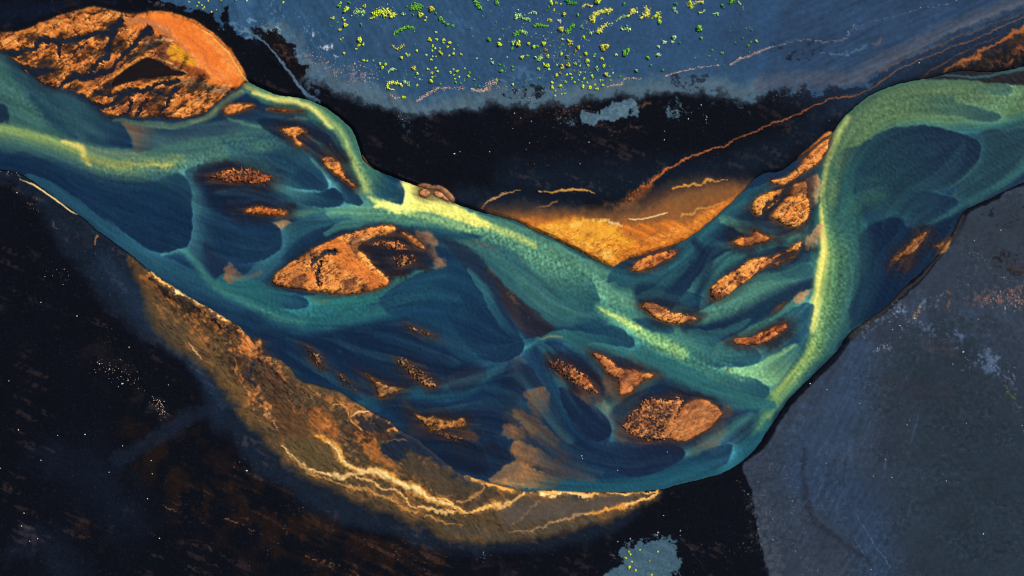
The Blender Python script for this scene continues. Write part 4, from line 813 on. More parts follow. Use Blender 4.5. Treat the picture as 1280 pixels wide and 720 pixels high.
# ------------------------------------------------------------------ plants: x y radius(px) colour code
BUSH = '''426 4.5 2 l;424 8 2.5 g;433 12.5 3.7 l;416.5 23 2.7 y;429 23 1.5 y;431 26 2 y;432 32 3.2 y;422 28.5 1.2 g;413.5 33 1.3 d;425 38 2.2 o;429 48 1.2 y;426 50 1.5 y
437 4 2 d;456 8 2.5 o;452 31.5 2 d;450 50 3.5 l;449 57 2.3 o;454.5 56 2 l;445.5 62 1.8 o;430.5 67 1.8 o;455 76 1.8 l;459 76.5 1.6 l;467 76 1.2 p;475 80 2 l;478 85 2.2 l;482 81 2 l
503.5 18 2 p;526 19 3.6 y;533 22 1.7 p;531.5 26 1.5 l;540 12 4 o;545 17 1.8 d;551 24 3.2 g;555 28 2.2 g;559 31 2.2 g;545 41 1.6 p;537 50 2.8 y;546 50 2 l;554.7 50.5 2.4 y;554.5 54 1.3 p
541 58 1.9 l;544 61 1.5 p;540.5 64 1.6 l;550 61 1.2 p;549.5 65 1.6 y;552 67.5 2.3 l;541 71 1.3 p;545 71 1.3 l;539 75 1.9 y;533 69 1.5 p;521 64 2 l;510 70 1.5 p;502 72.5 2.2 y;508 68 1.6 l;512 69 1.4 l
517.5 85.5 2.8 o;535 87 1.8 l;544.5 85.5 1.6 y;547 89.5 1.7 l;562 54 2.4 y;559.5 59 2 y;567 67.5 2.3 l;561.5 70 1.5 p;576.5 68.5 1.7 l;572 57 1.2 g;567.5 62 1.2 p;596 73.5 1.6 p;611 49.5 2.8 g;624.5 55.8 3 l;624.5 49.5 1.4 p;629 45 1.2 g
634 72 1.2 p;615.7 78.5 2 p;614 74 1.2 p;624.5 81 1.6 g;630 83 1.3 g;626.3 89 2.5 g;620.5 100 1.6 y;580.8 86 1.3 p;587 91 1.7 g;585.5 95.5 1.9 l;563 91 1.8 l;567 87 1.3 p;571.5 89.5 2.1 l;567.5 94 1.4 l;574 96.5 1.3 p;569 99 1.3 l;569.5 103 1.8 g;576 104.5 1.3 g
540 91.5 1.8 y;540.5 97 1.5 l;544 96 1.2 g;539 102 2.5 l;550.5 105.5 1.4 g;522 92.5 2 l;521.5 107 1.8 l;519 97.5 1.2 g;525 99.5 1.2 p;593 100 1.5 g;599.5 98 1.2 d;594 107 1.2 d;599 108 1.5 d;505 122 2.4 l;566 33 2.2 g;560.5 31 1.8 g;588 36 1.5 d;620 28 1.4 d;628 37 1.6 d;632 38 1 d
648 55.5 4.2 y;661 55 2.3 l;667.5 59 2.4 l;671.5 58.5 2.2 g;679.5 55 3 y;640 61.5 2 g;652.5 72 2.6 y;660 70 2.2 g;682 63 2.5 r;684.5 70.5 2.8 o;664 46.5 1.2 g;689 4 3 l;695 4 1.7 y;700.5 5.5 1.5 y;692.5 13 1.7 o;705 18 2.5 o;682.5 14 1.4 d;686 9.5 1.7 d;701.5 37 3.4 o
722.5 19.5 2.2 g;727.5 36 2.2 d;729.5 47 2 l;747 1 4.4 l;780 5 2.3 d;722.5 59.5 2.6 o;719.5 64 2.3 r;701.5 68 2.2 l;709 71 2.5 r;732 67.5 2.6 l;743 68.5 1.9 g;742.5 71 1.3 p;734 76 2.6 l;733 78.5 1.7 o;735 82.5 1.9 o;755.5 59.5 4.9 o;770 69 2.3 l;783 65 4.6 g;752.5 74 2.2 l;754.5 83 2.2 l;756 80.5 1.4 g;761 83.5 1.3 g
710 81.5 2.9 o;702.5 84 3 o;684 82.5 3.1 l;679.5 80.5 1.8 l;673 86.5 2 y;686 87 1.9 p;695.5 81.5 1.6 p;719 80 1.9 o;725 82.5 1.5 p;717.5 89 1.8 r;725 72 1.8 r;695.8 94.5 2.5 y;700 91.5 2 r;708.5 93.5 1.9 y;713 93 1.7 l;714.7 97.7 1.5 l;725.5 91 1.5 p;724 94 1.3 p;731.7 91 1.2 l;729.7 98.5 1.7 l
740 96 2.3 l;750 101 1.4 p;753 100.5 1 p;757.7 93.5 2.7 o;766 91.5 1.3 p;761.5 96 1.4 l;774.4 96 1.7 g;763 101 1.2 l;690 103.5 1.8 l;690 109.5 2.4 l;694 114 1.5 l;694 120 1.6 p;706.5 102.7 2.2 o;700.5 108 2.4 l;718 103 1.5 l;723 100.5 1.3 l;728.5 108.5 2.3 l;743.3 106.3 1.8 y;737.5 110 2.5 l;746 111.5 1.9 l;753 106.7 1.9 y;702 118 1.2 p;705.3 117.5 1.2 l;733.5 103.5 1.2 l;674.5 98.5 1.4 g;795.5 89 2.5 g;641 106 1.8 l;641 84 1.8 g;641 88 1.3 g
824 29 2.4 g;844.5 5 2.2 d;903 8 2.4 d;873.8 35.5 4.6 g;876 48 2.2 g;842 47.5 3 p;840 53 2.2 p;830 53.5 2.8 p;822.5 58.5 2.3 p;849.5 54 1.8 d;810 73 2.4 g;813 82 1.8 d;828 88 2.2 d;889.5 63 1.6 g;902 66.5 2.1 g;886 70.5 1.4 g;918.7 54 1.6 g;927.5 48 1.8 d;935 57.5 1.8 g;939 38 1.7 d;936 65.5 1.3 d;904 82 1.3 d;911 82 1.1 d;924 73 1.4 p;938 53 1.4 g;945 52 1.9 l
237 3 1.4 p;249 4 1.4 l;261 2 1.3 y;247 8 1.3 o;253 7 1.2 l;256 10 1.5 y;265 15.5 1.5 y;254 12 1.1 o;277 .5 1.5 l;295 1 1.5 g;309 1.5 1.3 p;354.5 3.5 1.7 l;271 12.5 1.1 o
786 689 1.6 y;787.5 692.5 1.7 y;782 697 1.6 y;789.5 701.5 1.3 y;786.5 708.5 2 y;811.5 700.5 1.4 o;794 712.5 2 y;799.5 687 1.1 y;822 689 1.2 y;814 718 1.6 y'''
# creeping shrubs: outline spine x y halfwidth ; colour code ; label
PATCH = [
 ('443 18 2 448 15 3 456 17 3', 'p', 'sparse pale shrub with a brown tip, small and ragged, near the top edge'),
 ('468 18 2 474 16 4.5 482 15 4.5 490 18 3 495 19 1.5', 'l', 'wide mossy shrub with pinkish lower edge, above the curved green shrub'),
 ('460 25 .8 466 23 1.2 471 20 1.2', 'l', 'thin trailing sprig from the left end of the wide mossy shrub'),
 ('513 12 4 519 10 5 524 8 4', 'g', 'round fluffy green thicket touching a bright yellow bush'),
 ('492 44 1 498 39 2 508 35 2.2 518 36 1.4', 'g', 'curved green shrub like an eyebrow below the wide mossy shrub'),
 ('491 58 1.2 496 62 1.4 500 60 1.4 505 57 1.4', 'o', 'small forked olive scrub in a V shape'),
 ('485 92 1.2 487 88 1.5 494 87 1.2', 'p', 'short pale hook of scrub above the ring of green scrub'),
 ('492 113 1.2 486 111 1.5 484 107 1.6 489 104 1.6 497 104 1.8 503 108 2.8', 'l', 'open ring of green scrub near the left end of the pink gravel line'),
 ('505 103 2 509 104 2.2 511 107 1.5', 'p', 'faint pale scrub on the right of the open green ring'),
 ('594 1 3 597 5 3.2 601 11 2', 'g', 'vivid green shrub at the top edge, left of a bare brown patch'),
 ('620 1 2 622 5 2.4', 'g', 'vivid green shrub at the top edge, right of a bare brown patch'),
 ('645 24 1.6 646 20 3 651 21 3', 'p', 'speckled blue-green shrub at the left of the dense cluster'),
 ('655 24 1.4 662 25 2', 'p', 'speckled blue-green shrub trailing right of another of its kind'),
 ('662 18 1.2 666 15 1.6 670 18 1', 'p', 'thin arch of pale scrub above the speckled shrubs'),
 ('667 34 1.6 672 31 2.4 678 33 2 684 33 1.2', 'g', 'long low green shrub pointing right, below the speckled shrubs'),
 ('642 46 1.6 646 42 2 650 39 1.6', 'g', 'slanting green scrub beside a tuft of pale brown scrub'),
 ('652 40 2.2 657 41 2.2', 'p', 'pale brown scrub beside the slanting green one'),
 ('641 55 2.4 643 52 2', 'p', 'pale scrub hugging the large yellow bush at its left'),
 ('685 25 2 689 27 2', 'o', 'brown lacy scrub ring above the dense cluster'),
 ('697 26 1 700 26.5 1.4 700.5 30 1', 'w', 'bleached white scrub hook above an ochre bush'),
 ('708 41 1.6 712 36 2 717 31 2.4', 'g', 'slanting green shrub right of the ochre bush'),
 ('707 1 2 712 4 2.4 719 5 2', 'd', 'dark green scrub at the top edge of the dense cluster'),
 ('727 11 1 730 7 1.5 734 6 1.5 739 9 1', 'b', 'thin pale arch of scrub left of the big pale crescent shrub'),
 ('742 28 2.2 741 22 3 746 17 3.2 754 15 3 763 13 3.2', 'b', 'big pale yellow crescent shrub, largest on the blue flat'),
 ('747 40 2.4 750 38 3 754 34 2 758 31 2', 'b', 'yellow and pink slanting shrub right below the big pale crescent'),
 ('737 42 1.2 741 40 1.6', 'p', 'small bluish scrub at the lower left of the slanting yellow and pink shrub'),
 ('761 31 1.2 765 30 1.6', 'p', 'small green tuft at the upper right of the slanting yellow and pink shrub'),
 ('771 27 1 777 22 1.6 783 21 1.4', 'p', 'thin pale scrub trailing between the crescent and the golden hook'),
 ('785 21 1.2 789 17 2 792 12 2.4 796 16 1.2', 'b', 'arched pale golden shrub left of the golden hook'),
 ('777 37 2 782 37 2.6 787 37 1.8', 'p', 'short pale green bar of shrub with a blurred right end'),
 ('700 48 1.2 704 50 1.2', 'p', 'wispy pale scrub in the upper middle of the dense cluster'),
 ('712 52 2 714 57 2', 'o', 'dull olive scrub in the upper middle of the dense cluster'),
 ('670 74 2 674 75 2.4 676 71 1.6', 'p', 'speckled green scrub left of the brownish bushes'),
 ('745 84 1.8 746 88 1.8', 'p', 'speckled blue-green scrub right of the dense cluster'),
 ('801 23 1.6 806 20 3 810 16 3.6 807 11 2', 'b', 'golden hooked shrub like a boot, between two others'),
 ('815 23 1.2 820 20 1.8 822 17 2.6 824 22 2.4 824 29 1.4', 'l', 'branched yellow-green shrub right of the golden hook'),
 ('841 11 1.6 843 13 2 846 17 1.2', 'p', 'small green and white scrub right of the branched shrub'),
 ('862 1 2.2 863 6 2.8 864 10 2.2', 'l', 'bright shrub at the top edge with a pale arm reaching right'),
 ('867 5 1.6 873 3 1.6 879 3 1.4', 'b', 'pale arm of scrub beside the bright shrub at the top edge'),
 ('873 16 1.4 876 17 1.2 880 14 1.6', 'p', 'small pale V of scrub below the bright shrub at the top edge'),
 ('892 18 2 896 18 2.4', 'p', 'speckled blue-green scrub right of the small pale V'),
 ('912 4 2.6 916 1 3', 'g', 'green shrub at the top edge, rightmost of its row'),
 ('925 6 1.4 922 3 1.2', 'p', 'small pale scrub beside the rightmost green shrub at the top edge'),
 ('820 69 1.8 824 69 2.2', 'p', 'pale green scrub pair left of the open blue ground'),
]
ANCH = [(252, 6, "by the dark notch in the flat's edge"), (428, 10, 'above the white crusts near the top edge'), (428, 30, 'above the white crusts'), (440, 55, 'right beside the white crusts'),
 (466, 79, 'between the white crusts and the green ring'), (530, 17, 'around the round fluffy thicket'), (553, 27, 'right below the fluffy thicket'), (546, 62, 'in the loose group above the pink gravel'), (508, 70, 'around the small forked scrub'),
 (533, 98, 'above the left of the pink gravel'), (569, 95, 'above the middle of the pink gravel'), (592, 100, 'above the right of the pink gravel'), (566, 64, 'right in the loose group above the gravel'), (615, 34, 'below the vivid green top shrubs'),
 (622, 52, 'left of the large yellow ring bush'), (622, 86, 'in the gap left of the dense cluster'), (655, 64, "on the dense cluster's left side"), (695, 10, "at the dense cluster's top"), (695, 38, "in the dense cluster's upper part"),
 (682, 68, "in the dense cluster's left half"), (720, 66, "in the dense cluster's core"), (690, 88, "in the dense cluster's lower left"), (720, 92, "in the dense cluster's lower core"), (697, 112, "at the dense cluster's lowest tip"), (738, 106, "at the dense cluster's lower right"),
 (740, 76, "on the dense cluster's right side"), (762, 88, 'right of the dense cluster'), (765, 63, 'below the slanting pink and yellow shrub'), (742, 3, 'above the big pale crescent'), (837, 51, 'below the branched shrub'), (812, 80, 'above the start of the right gravel thread'),
 (875, 38, 'below the small pale V of scrub'), (860, 8, 'beside the top edge shrubs'), (893, 70, 'above the right gravel thread'), (930, 52, 'at the far right of the blue flat'), (795, 700, 'on the blue patch at the bottom edge')]
# pale stones and bits of ice or driftwood that show singly on the dark sand: x y radius
STONE = '''153.5 479.5 1.5;568 192.5 1.3;1203 440 1.6;1142 398 1.5;1228 667 1.2;.5 585 1.3;309 588 1.4;876 131.5 1.1;860 149 1;883 147 1;882 150 .8;1148 79 1.2;22 241 .9;12 476 .8;24 537 1;52 378 .8;107 542.8 1;97 395 1
162 434 .9;211 481 .7;28 657 .9;31 641 .9;200 672.5 .9;185 623 .9;52 575 .8;154 557 .8;191 592 .7;189.5 575.5 .9;137 590 .8;48 673 .8;38 676 .8;73 544 .7;850 663 1;850 669 .8;829 644 .9;821 668.5 1;822 665 1.1;787.5 673 1.1;772 676.5 .9
1209 356 1;1217 301 1;1250 288 1.1;1255 384 1;1124 407 1.1;1115 412 .9;1149 384 1.2;1033 487 1;1012 479.5 1.2;1106 574 .9;1091 595 .9;1114 596.5 .9;1032 579 1;1088 711.5 .9;1182 601 .8;1190 455 .9;1203 463 .8;1222 399 .8;1074 504 .8;1207 529 .8;1136 525 .7;1133 531 .8
643 142 1;664 152 .9;651 148 .8;736 178 .9;612 190 .9;575 190 .7;1036 151 .7;641 161 .6;662 179 .8;725 205 .8;658 187 .7;987 147 .8;830 175 .9;834 565 .7;727 570 1.1;728 573.5 .8;772 588 .9'''
# gravel threads: x y halfwidth, count, tint
GRAV = [('521 127 1.4 530 121 2 540 115 2.2 548 110 2', 150, 'k'), ('552 112 2 565 110 3 580 111 2.4', 70, 'k'), ('589 112 1.6 600 114 2.4 608 112 3.5 613 104 5 620 104 4', 240, 'k'), ('620 108 8 640 110 8 652 114 5', 120, 'w'),
 ('488 118 .8 495 123 1.2 500 122 1', 30, 'k'), ('758 109 .8 768 107 1.4 776 106 1.6 781 99 1.4 790 98 1 800 100 1', 130, 'k'), ('832 95 1 845 91 1.4 860 88 1.4 880 84 1.2 898 82 1', 110, 'k'), ('913 81 1.4 925 74 2 935 71 2 950 64 1.6 962 60 1.6', 170, 'k'),
 ('960 60 1.4 975 57 1.8 990 52 2 1010 50 2 1030 53 2 1052 51 2', 190, 'w'), ('1052 51 1.6 1060 44 3 1064 36 3.5 1072 32 3', 110, 'w'), ('1072 33 2 1090 27 2 1106 24 2 1125 19 1.6 1150 11 1.6 1180 6 1.6 1210 -4 1.6', 130, 'w'),
 ('330 31 6 350 42 6', 70, 'w'), ('375 15 12 392 35 12 400 60 10', 60, 'w'), ('440 85 14 470 100 12', 60, 'k'), ('385 70 12 420 92 12', 80, 'k'), ('500 146 7 512 156 6', 40, 'w'), ('690 138 14 720 137 12 735 138 8', 110, 'o'), ('700 148 8 716 154 6', 50, 'w'),
 ('648 122 12 668 124 10', 60, 'w'), ('845 138 7 850 140 6', 40, 'w'), ('960 128 8 985 118 7 1010 116 6', 40, 'w'), ('1070 390 24 1130 400 22 1170 380 20', 60, 'w'), ('1205 309 4 1220 318 4 1232 330 3 1245 342 3 1262 350 3 1280 354 4', 90, 'w'),
 ('1235 374 14 1255 372 12 1285 376 10', 130, 'k'), ('1255 385 6 1275 386 5', 40, 'w'), ('1140 378 8 1180 372 8 1200 370 8', 36, 'w'), ('1088 440 4 1100 436 4 1112 430 3', 36, 'w'), ('1225 445 14 1250 462 16 1266 478 14', 110, 'w'), ('1255 478 4 1262 495 4', 30, 'y'), ('1268 505 6 1278 530 6 1285 560 6', 50, 'w'),
 ('1160 420 12 1190 435 12 1215 460 10', 50, 'w'), ('966 580 7 985 592 9 990 620 8 995 640 8', 100, 'w'), ('950 600 6 965 660 8 975 700 8', 90, 'w'), ('935 615 3 942 640 3 952 690 4', 60, 'w'), ('985 665 6 1000 690 8 1015 715 8', 50, 'w'),
 ('120 455 12 150 465 16 170 480 14', 46, 'k'), ('195 500 8 205 515 8', 40, 'k'), ('140 410 14 135 430 10', 20, 'o'), ('60 350 14 85 340 10', 30, 'w'), ('640 200 20 700 195 16 740 185 14', 34, 'o'), ('660 160 24 720 158 20 780 165 20', 60, 'o'),
 ('830 143 14 880 150 14', 20, 'w'), ('300 590 14 320 580 12', 26, 'w'), ('380 622 8 360 650 12 340 690 10', 46, 'w'), ('440 670 26 500 690 26 560 700 20', 90, 'o'), ('600 700 10 610 690 10', 24, 'w'), ('680 690 20 720 690 20', 20, 'o'), ('860 690 20 900 700 24 930 680 10', 40, 'w'), ('925 600 6 936 640 4 940 690 5', 60, 'w'),
 ('850 604 .8 870 600 1 890 594 1.4 905 588 1.4 918 582 1', 70, 'w'), ('1172 310 2 1178 304 2', 24, 'o'), ('2 212 4 20 214 4 34 219 3', 36, 'w'), ('38 256 4 48 264 4', 20, 'o'), ('765 700 3 775 685 3 785 678 3 805 674 3 820 668 3', 60, 'b'), ('846 675 2 846 700 2 850 718 2', 30, 'b')]
# ------------------------------------------------------------------ heights
sdR = poly_sdf(R_OUT, 40.0, 0, 60)
_full = np.full((H, W), -40.0, f32)
_full[sdR[3]:sdR[4], sdR[1]:sdR[2]] = sdR[0]
sdR = _full + 0.9 * n_fine + 0.35 * WX
ridge = fbm(13, 5, 31, 0.55, True, ang=-28, stretch=2.6)
ridge2 = fbm(7, 3, 33, 0.55, True, ang=20, stretch=1.5)
# plains: low relief; the banks are a short step above the water
rl = fbm(10, 4, 61, 0.55, False, ang=-32, stretch=3.2)
rl2 = fbm(6, 3, 62, 0.5, False, ang=-22, stretch=2.6)
rlb = fbm(9, 4, 64, 0.55, False, ang=42, stretch=3.4)
rill_b = sstep(1 - np.abs(rlb) / 0.09)
fold_b = fbm(10, 4, 65, 0.55, True, ang=40, stretch=3.0)
rill = np.maximum(sstep(1 - np.abs(rl) / 0.085), 0.7 * sstep(1 - np.abs(rl2) / 0.07))
fold_big = fbm(21, 4, 69, 0.5, True, ang=-30, stretch=2.4)
fold_big = (fold_big - np.percentile(fold_big, 24)) / fold_big.std() * 0.62
patchy = fbm(20, 3, 63, 0.5, False, ang=-25, stretch=1.5)
RA = np.full((H, W, 1), 0.10, f32)
def RS(pts, v, warp=3.0, soft=0.9):
    S(RA, pts, (v * 255,), 1, soft, warp)
P(RA, BLUE_FLAT, (0.10 * 255,), 1, 8); P(RA, EAST_FLAT, (0.16 * 255,), 1, 8)
P(RA, OCHRE_BANK, (0.50 * 255,), 1, 12)
RS(st('220,360,20 270,400,24 320,450,40 350,500,36'), 0.85)
RS(st('640,640,24 700,636,20 790,625,10'), 0.06)
RS(st('560,600,30 500,560,24'), 0.3)
RS(st('640,278,8 700,300,18 760,318,22 830,304,18 890,268,10'), 1.0)
RS(st('340,70,18 360,80,16'), 0.8)
RS(st('820,270,20 880,250,16'), 0.14)
hgt = 0.9 * np.clip(-sdR / 4.5, -1, 1)
hgt += RA[..., 0] * (0.7 * ridge + 0.3 * ridge2 - 0.15) * sstep(-sdR / 5)
# silt crests on the ochre bank stand up as little ridges
crest = np.zeros((H, W, 1), f32)
for q, w in (('395,546 420,556 429,578 437,582 472,591 505,605 530,618 562,632 578,638', 5), ('350,557 373,573 388,586 420,594 452,592 470,590', 3), ('545,622 568,632 592,638 620,630 640,628', 4), ('585,596 620,606 660,613 720,616 770,616', 3.5), ('190,341 240,374 300,410', 3), ('730,642 772,633 805,624 824,611', 4), ('780,262 800,242 825,218 850,204 890,187 940,166 1005,139', 3), ('840,240 862,229 905,225', 3), ('1062,123 1130,84 1210,52 1290,18', 2.5), ('675,240 724,237 745,241', 3)):
    S(crest, [(x, y, w) for x, y in xy(q)], (255,), 1, 1, 1.5)
hgt += 0.22 * crest[..., 0]
wetland = np.zeros((H, W), bool)

ZONE = np.zeros((H, W), np.int16)
def zone(poly, zid, grow=0.0, warp=0.0, only=None):
    sd, a, b, c, d = poly_sdf(poly, 10, warp)
    m = sd > -grow
    if only is not None:
        m &= only[c:d, a:b]
    ZONE[c:d, a:b][m] = zid
out = sdR <= 0
ZONE[(Y > 300) & (X < 962)] = 8
zone(BLUE_FLAT, 1, 0, 5, out); zone(EAST_FLAT, 2, 0, 1, out); zone(SOUTH_FLAT, 3, 0, 6, out); zone(OCHRE_BANK, 4, 2, 3, out)
MID_BANK = xy('600,256 640,252 700,256 760,258 800,242 838,228 870,222 935,222 946,232 925,252 895,276 872,296 850,315 805,343 765,341 735,326 700,307 640,281')
zone(MID_BANK, 5, 0, 3, out)
ZONE[~out] = 9

def bar(poly, h, rough, rel, col, zid):
    sd, a, b, c, d = poly_sdf(poly, 14, 0)
    spk = rough >= 6
    nz = n_speck * 1.15 + n_fine * 0.45 if spk else n_fine * 0.35 + n_mid * 0.8
    e = sd + rough * nz[c:d, a:b] * (1.0 if spk else 1.9) - (1.0 if spk else 0.4)
    prof = -0.55 + (h + 0.55) * (sstep(e / 4.0 + 0.55) if spk else sstep(e / 8.5 + 0.46))
    R1, R2, RL, PT = ridge[c:d, a:b], ridge2[c:d, a:b], rill[c:d, a:b], patchy[c:d, a:b]
    ins = sstep(sd / 4 + 0.2)
    hb = prof + (rel * (0.8 * R1 + 0.3 * R2 - 0.2) - 0.45 * min(rel, 1.0) * RL) * ins
    v = hgt[c:d, a:b]
    if zid == 6:                                       # joined to the shore: let into the bank, not laid on it
        kk = sstep(e / 6.0 + 0.5)
        FB = fold_big[c:d, a:b]
        v[:] = v * (1 - kk) + (0.36 * FB + 0.05 + 0.35 * (R1 - .25) + .28 * (R2 - .2) - 0.22 * RL) * kk
    else:
        m = (hb > v) & (sd > -9)
        v[m] = hb[m]
    ZONE[c:d, a:b][sd > -5] = zid
    wk = (sstep((sd + 11 + 5 * n_mid[c:d, a:b]) / 11) * (0.34 if rel > .15 else 0.2))[..., None]
    wv = WAT[c:d, a:b]
    wv += wk * (np.array((42, 40, 50), f32) / 255 - wv)
    base = np.array(col, f32) / 255
    k = min(1.0, 0.25 + rel)
    t = n_fine[c:d, a:b] * 0.6 + 0.5 * (R1 - .2) + .35 * (R2 - .2) + 0.5 * PT
    cc = base * (1.03 + 0.2 * k * np.clip(t, -1.5, 1.5))[..., None]
    def tint(cc, f, c3):
        f = f[..., None]
        return cc * (1 - f) + np.array(c3, f32) / 255 * f
    cc = tint(cc, sstep((t - 0.15) * 1.7) * 0.6 * k, (255, 178, 92))  # ridge tops tinted brighter: highlights painted into the sand colour
    cc = tint(cc, sstep((-PT - 0.04) * 3.2) * 0.66 * k, (88, 52, 38))      # damp, darker silt in broad patches
    cc = tint(cc, RL * 0.8 * k, (40, 30, 34))                                # wet silt in the rills
    if spk:
        cc = tint(cc, sstep((-nz[c:d, a:b] - n_mid[c:d, a:b] * .5 + .12) * 3) * 0.8, (46, 38, 42))
    al = sstep((sd + 7) / 3)[..., None]
    L_ = LND[c:d, a:b]
    L_ += al * (np.clip(cc, 0, 1) - L_)

BIG_BAR = xy('-260,10 -100,30 0,43 30,41 60,29 110,13 130,14 160,20 200,18 235,27 265,46 290,74 303,97 300,109 285,119 270,131 255,142 235,147 215,149 180,149 150,147 135,144 120,134 105,122 80,111 60,109 40,96 25,84 10,71 0,66 -100,62 -260,80')
P(WAT, BIG_BAR, (24, 44, 66), 0.95, 6)
bar(BIG_BAR, 0.50, 2.5, 1.3, (212, 118, 50), 6)
# its smooth upper apron, gold patch, dark hollow and carved gullies
APRON = xy('150,26 175,20 200,17 236,25 268,44 293,72 306,96 300,110 280,107 262,103 246,88 232,70 210,48 180,38 160,34')
sd, a, b, c, d = poly_sdf(APRON, 12, 2)
k = sstep(sd / 8 + 0.3)
hgt[c:d, a:b] = hgt[c:d, a:b] * (1 - k) + (0.75 + 0.16 * n_mid[c:d, a:b] + .05 * n_fine[c:d, a:b]) * k
P(LND, APRON, (255, 128, 46), 0.95, 7, 2)
S(LND, st('255,44,4 275,62,5 290,82,5 303,99,4'), (244, 150, 76), 0.7, 0.9, 2)
S(LND, st('240,30,.8 262,43,1.2 280,60,1.6 293,77,1.6 304,95,1.6 318,108,1.2'), (255, 196, 96), 0.95, 0.8, 0.8)  # sunlit outer rim, painted as a bright line
S(LND, st('240,70,10 262,88,14 285,100,12'), (255, 150, 74), 0.7, 1.0, 2)
S(LND, st('160,30,6 185,30,8 210,42,8'), (176, 116, 74), 0.6, 1.0, 3)
S(LND, st('232,45,5 252,66,6 268,90,6'), (206, 104, 48), 0.5, 1.0, 3)
S(LND, st('180,28,5 205,36,6 230,60,6 250,85,6'), (206, 126, 80), 0.55, 0.9, 3)
for q, c in (('168,30 200,30 232,44 258,70 276,98', (196, 98, 50)), ('176,34 204,36 228,52 248,78 262,100', (255, 176, 110)), ('190,26 222,32 252,52 276,80 290,104', (206, 104, 50)), ('214,28 246,40 274,66 296,98', (255, 168, 92)), ('158,32 186,34 212,48 232,72', (150, 90, 60))):
    S(LND, [(x, y, 2.2) for x, y in xy(q)], c, .5, 1.0, 3, brk_fine)
S(LND, st('252,82,2 258,90,2.4 260,98,1.6'), (96, 62, 44), 0.6, 0.8, 2, brk_fine)
S(LND, st('150,27,4 165,25,6 185,24,5'), (150, 104, 68), 0.6, 0.9, 3)
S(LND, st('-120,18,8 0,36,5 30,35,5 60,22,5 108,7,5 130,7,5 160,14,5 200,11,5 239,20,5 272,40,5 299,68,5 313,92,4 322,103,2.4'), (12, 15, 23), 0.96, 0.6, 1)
P(LND, xy('210,58 222,58 234,66 246,80 240,82 225,78 213,74'), (236, 156, 36), 0.95, 3, 1.5)
P(LND, xy('212,78 235,80 252,86 262,96 240,98 222,88'), (150, 74, 34), 0.8, 4, 1.5)
S(LND, st('183,58,3 192,52,3.5 205,50,3 215,51,2'), (246, 188, 128), 0.9, 0.9, 2)
S(LND, st('198,72,1 212,78,1.4 225,87,1.6 234,92,1.2'), (244, 180, 110), 0.9, 0.8, 1)
P(LND, xy('196,60 206,56 212,66 210,74 200,70 192,66'), (112, 62, 34), 0.8, 4, 3, brk=brk_fine)
S(LND, st('215,104,6 240,106,9 262,110,8 282,112,5'), (156, 118, 84), 0.7, 0.9, 2)
S(LND, st('222,130,8 245,124,9 270,118,6'), (206, 120, 62), 0.6, 0.9, 3, brk_fine)
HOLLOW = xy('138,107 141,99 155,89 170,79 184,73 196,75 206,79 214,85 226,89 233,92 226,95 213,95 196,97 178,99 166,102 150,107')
sd, a, b, c, d = poly_sdf(HOLLOW, 8, 1)
k = sstep(sd / 5 + 0.4)
hgt[c:d, a:b] = hgt[c:d, a:b] * (1 - k) + 0.16 * k
P(LND, HOLLOW, (36, 24, 30), 0.97, 2, 1)  # shadow inside the hollow, painted into the ground colour
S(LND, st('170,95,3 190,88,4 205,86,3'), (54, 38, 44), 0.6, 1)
S(LND, st('138,106,1.2 141,99,1.4 152,90,1.4 166,80,1.2 180,73,1'), (244, 156, 60), 0.9, 0.8, 0.6)  # painted highlight along the hollow's upper left edge
def carve(s, depth=0.9):
    r = stroke_u([(x, y, w * 1.45) for x, y, w in st(s)], 3.0)
    U, a, b, c, d = r
    k = sstep((1.35 - U) / 0.8)
    hgt[c:d, a:b] = hgt[c:d, a:b] * (1 - k) - 0.4 * depth * k
for s in ('5,70,3 18,66,3 30,62,2.6 42,60,2.6 50,52,3 60,49,3 75,52,2.6 90,50,3 105,46,3 120,42,2.6 135,40,3 150,29,3.4', '72,52,1.8 73,62,2 72,73,1.4', '150,29,2.4 140,42,2 135,55,2 130,72,2 118,82,2 110,90,1.6', '188,36,3 180,45,2.6 165,55,2 155,65,2.2 148,78,2 130,89,2.6 115,96,3 100,97,3 85,100,3 74,110,2.4', '25,84,3 40,88,3 62,88,2', '100,120,2 125,132,2.4 150,122,2.4 175,113,2.6 200,108,2.4 220,104,2.4', '120,116,1.2 150,118,1.2 170,116,1.2', '205,142,1.4 212,128,1.6 218,112,1.4', '170,146,1.2 178,132,1.4 184,122,1.2', '150,146,1.6 160,135,1.4 166,126,1', '92,66,1.2 102,60,1.6 110,58,1'):
    carve(s)
for i, (poly, h, rough, rel, col, lab) in enumerate(BARS):
    bar(xy(poly), h, rough, rel, col, 10 + i)
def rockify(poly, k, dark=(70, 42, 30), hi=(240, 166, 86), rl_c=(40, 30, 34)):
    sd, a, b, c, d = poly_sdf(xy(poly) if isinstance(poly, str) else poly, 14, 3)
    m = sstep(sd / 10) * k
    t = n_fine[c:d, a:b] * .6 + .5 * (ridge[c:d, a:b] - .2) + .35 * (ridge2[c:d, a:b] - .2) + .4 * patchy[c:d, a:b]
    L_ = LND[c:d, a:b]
    for f, col in ((sstep((-patchy[c:d, a:b] - .02) * 3.2) * .6, dark), (sstep((t - .25) * 1.6) * .5, hi), (rill[c:d, a:b] * .6, rl_c)):  # hi puts painted highlights on the ridge tops
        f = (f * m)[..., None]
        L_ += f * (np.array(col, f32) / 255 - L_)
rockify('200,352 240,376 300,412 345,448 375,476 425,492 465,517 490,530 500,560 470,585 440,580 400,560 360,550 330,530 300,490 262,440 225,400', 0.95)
sd, a, b, c, d = poly_sdf(OCHRE_BANK, 14, 3)
m_ = sstep(sd / 9)
L_ = LND[c:d, a:b]
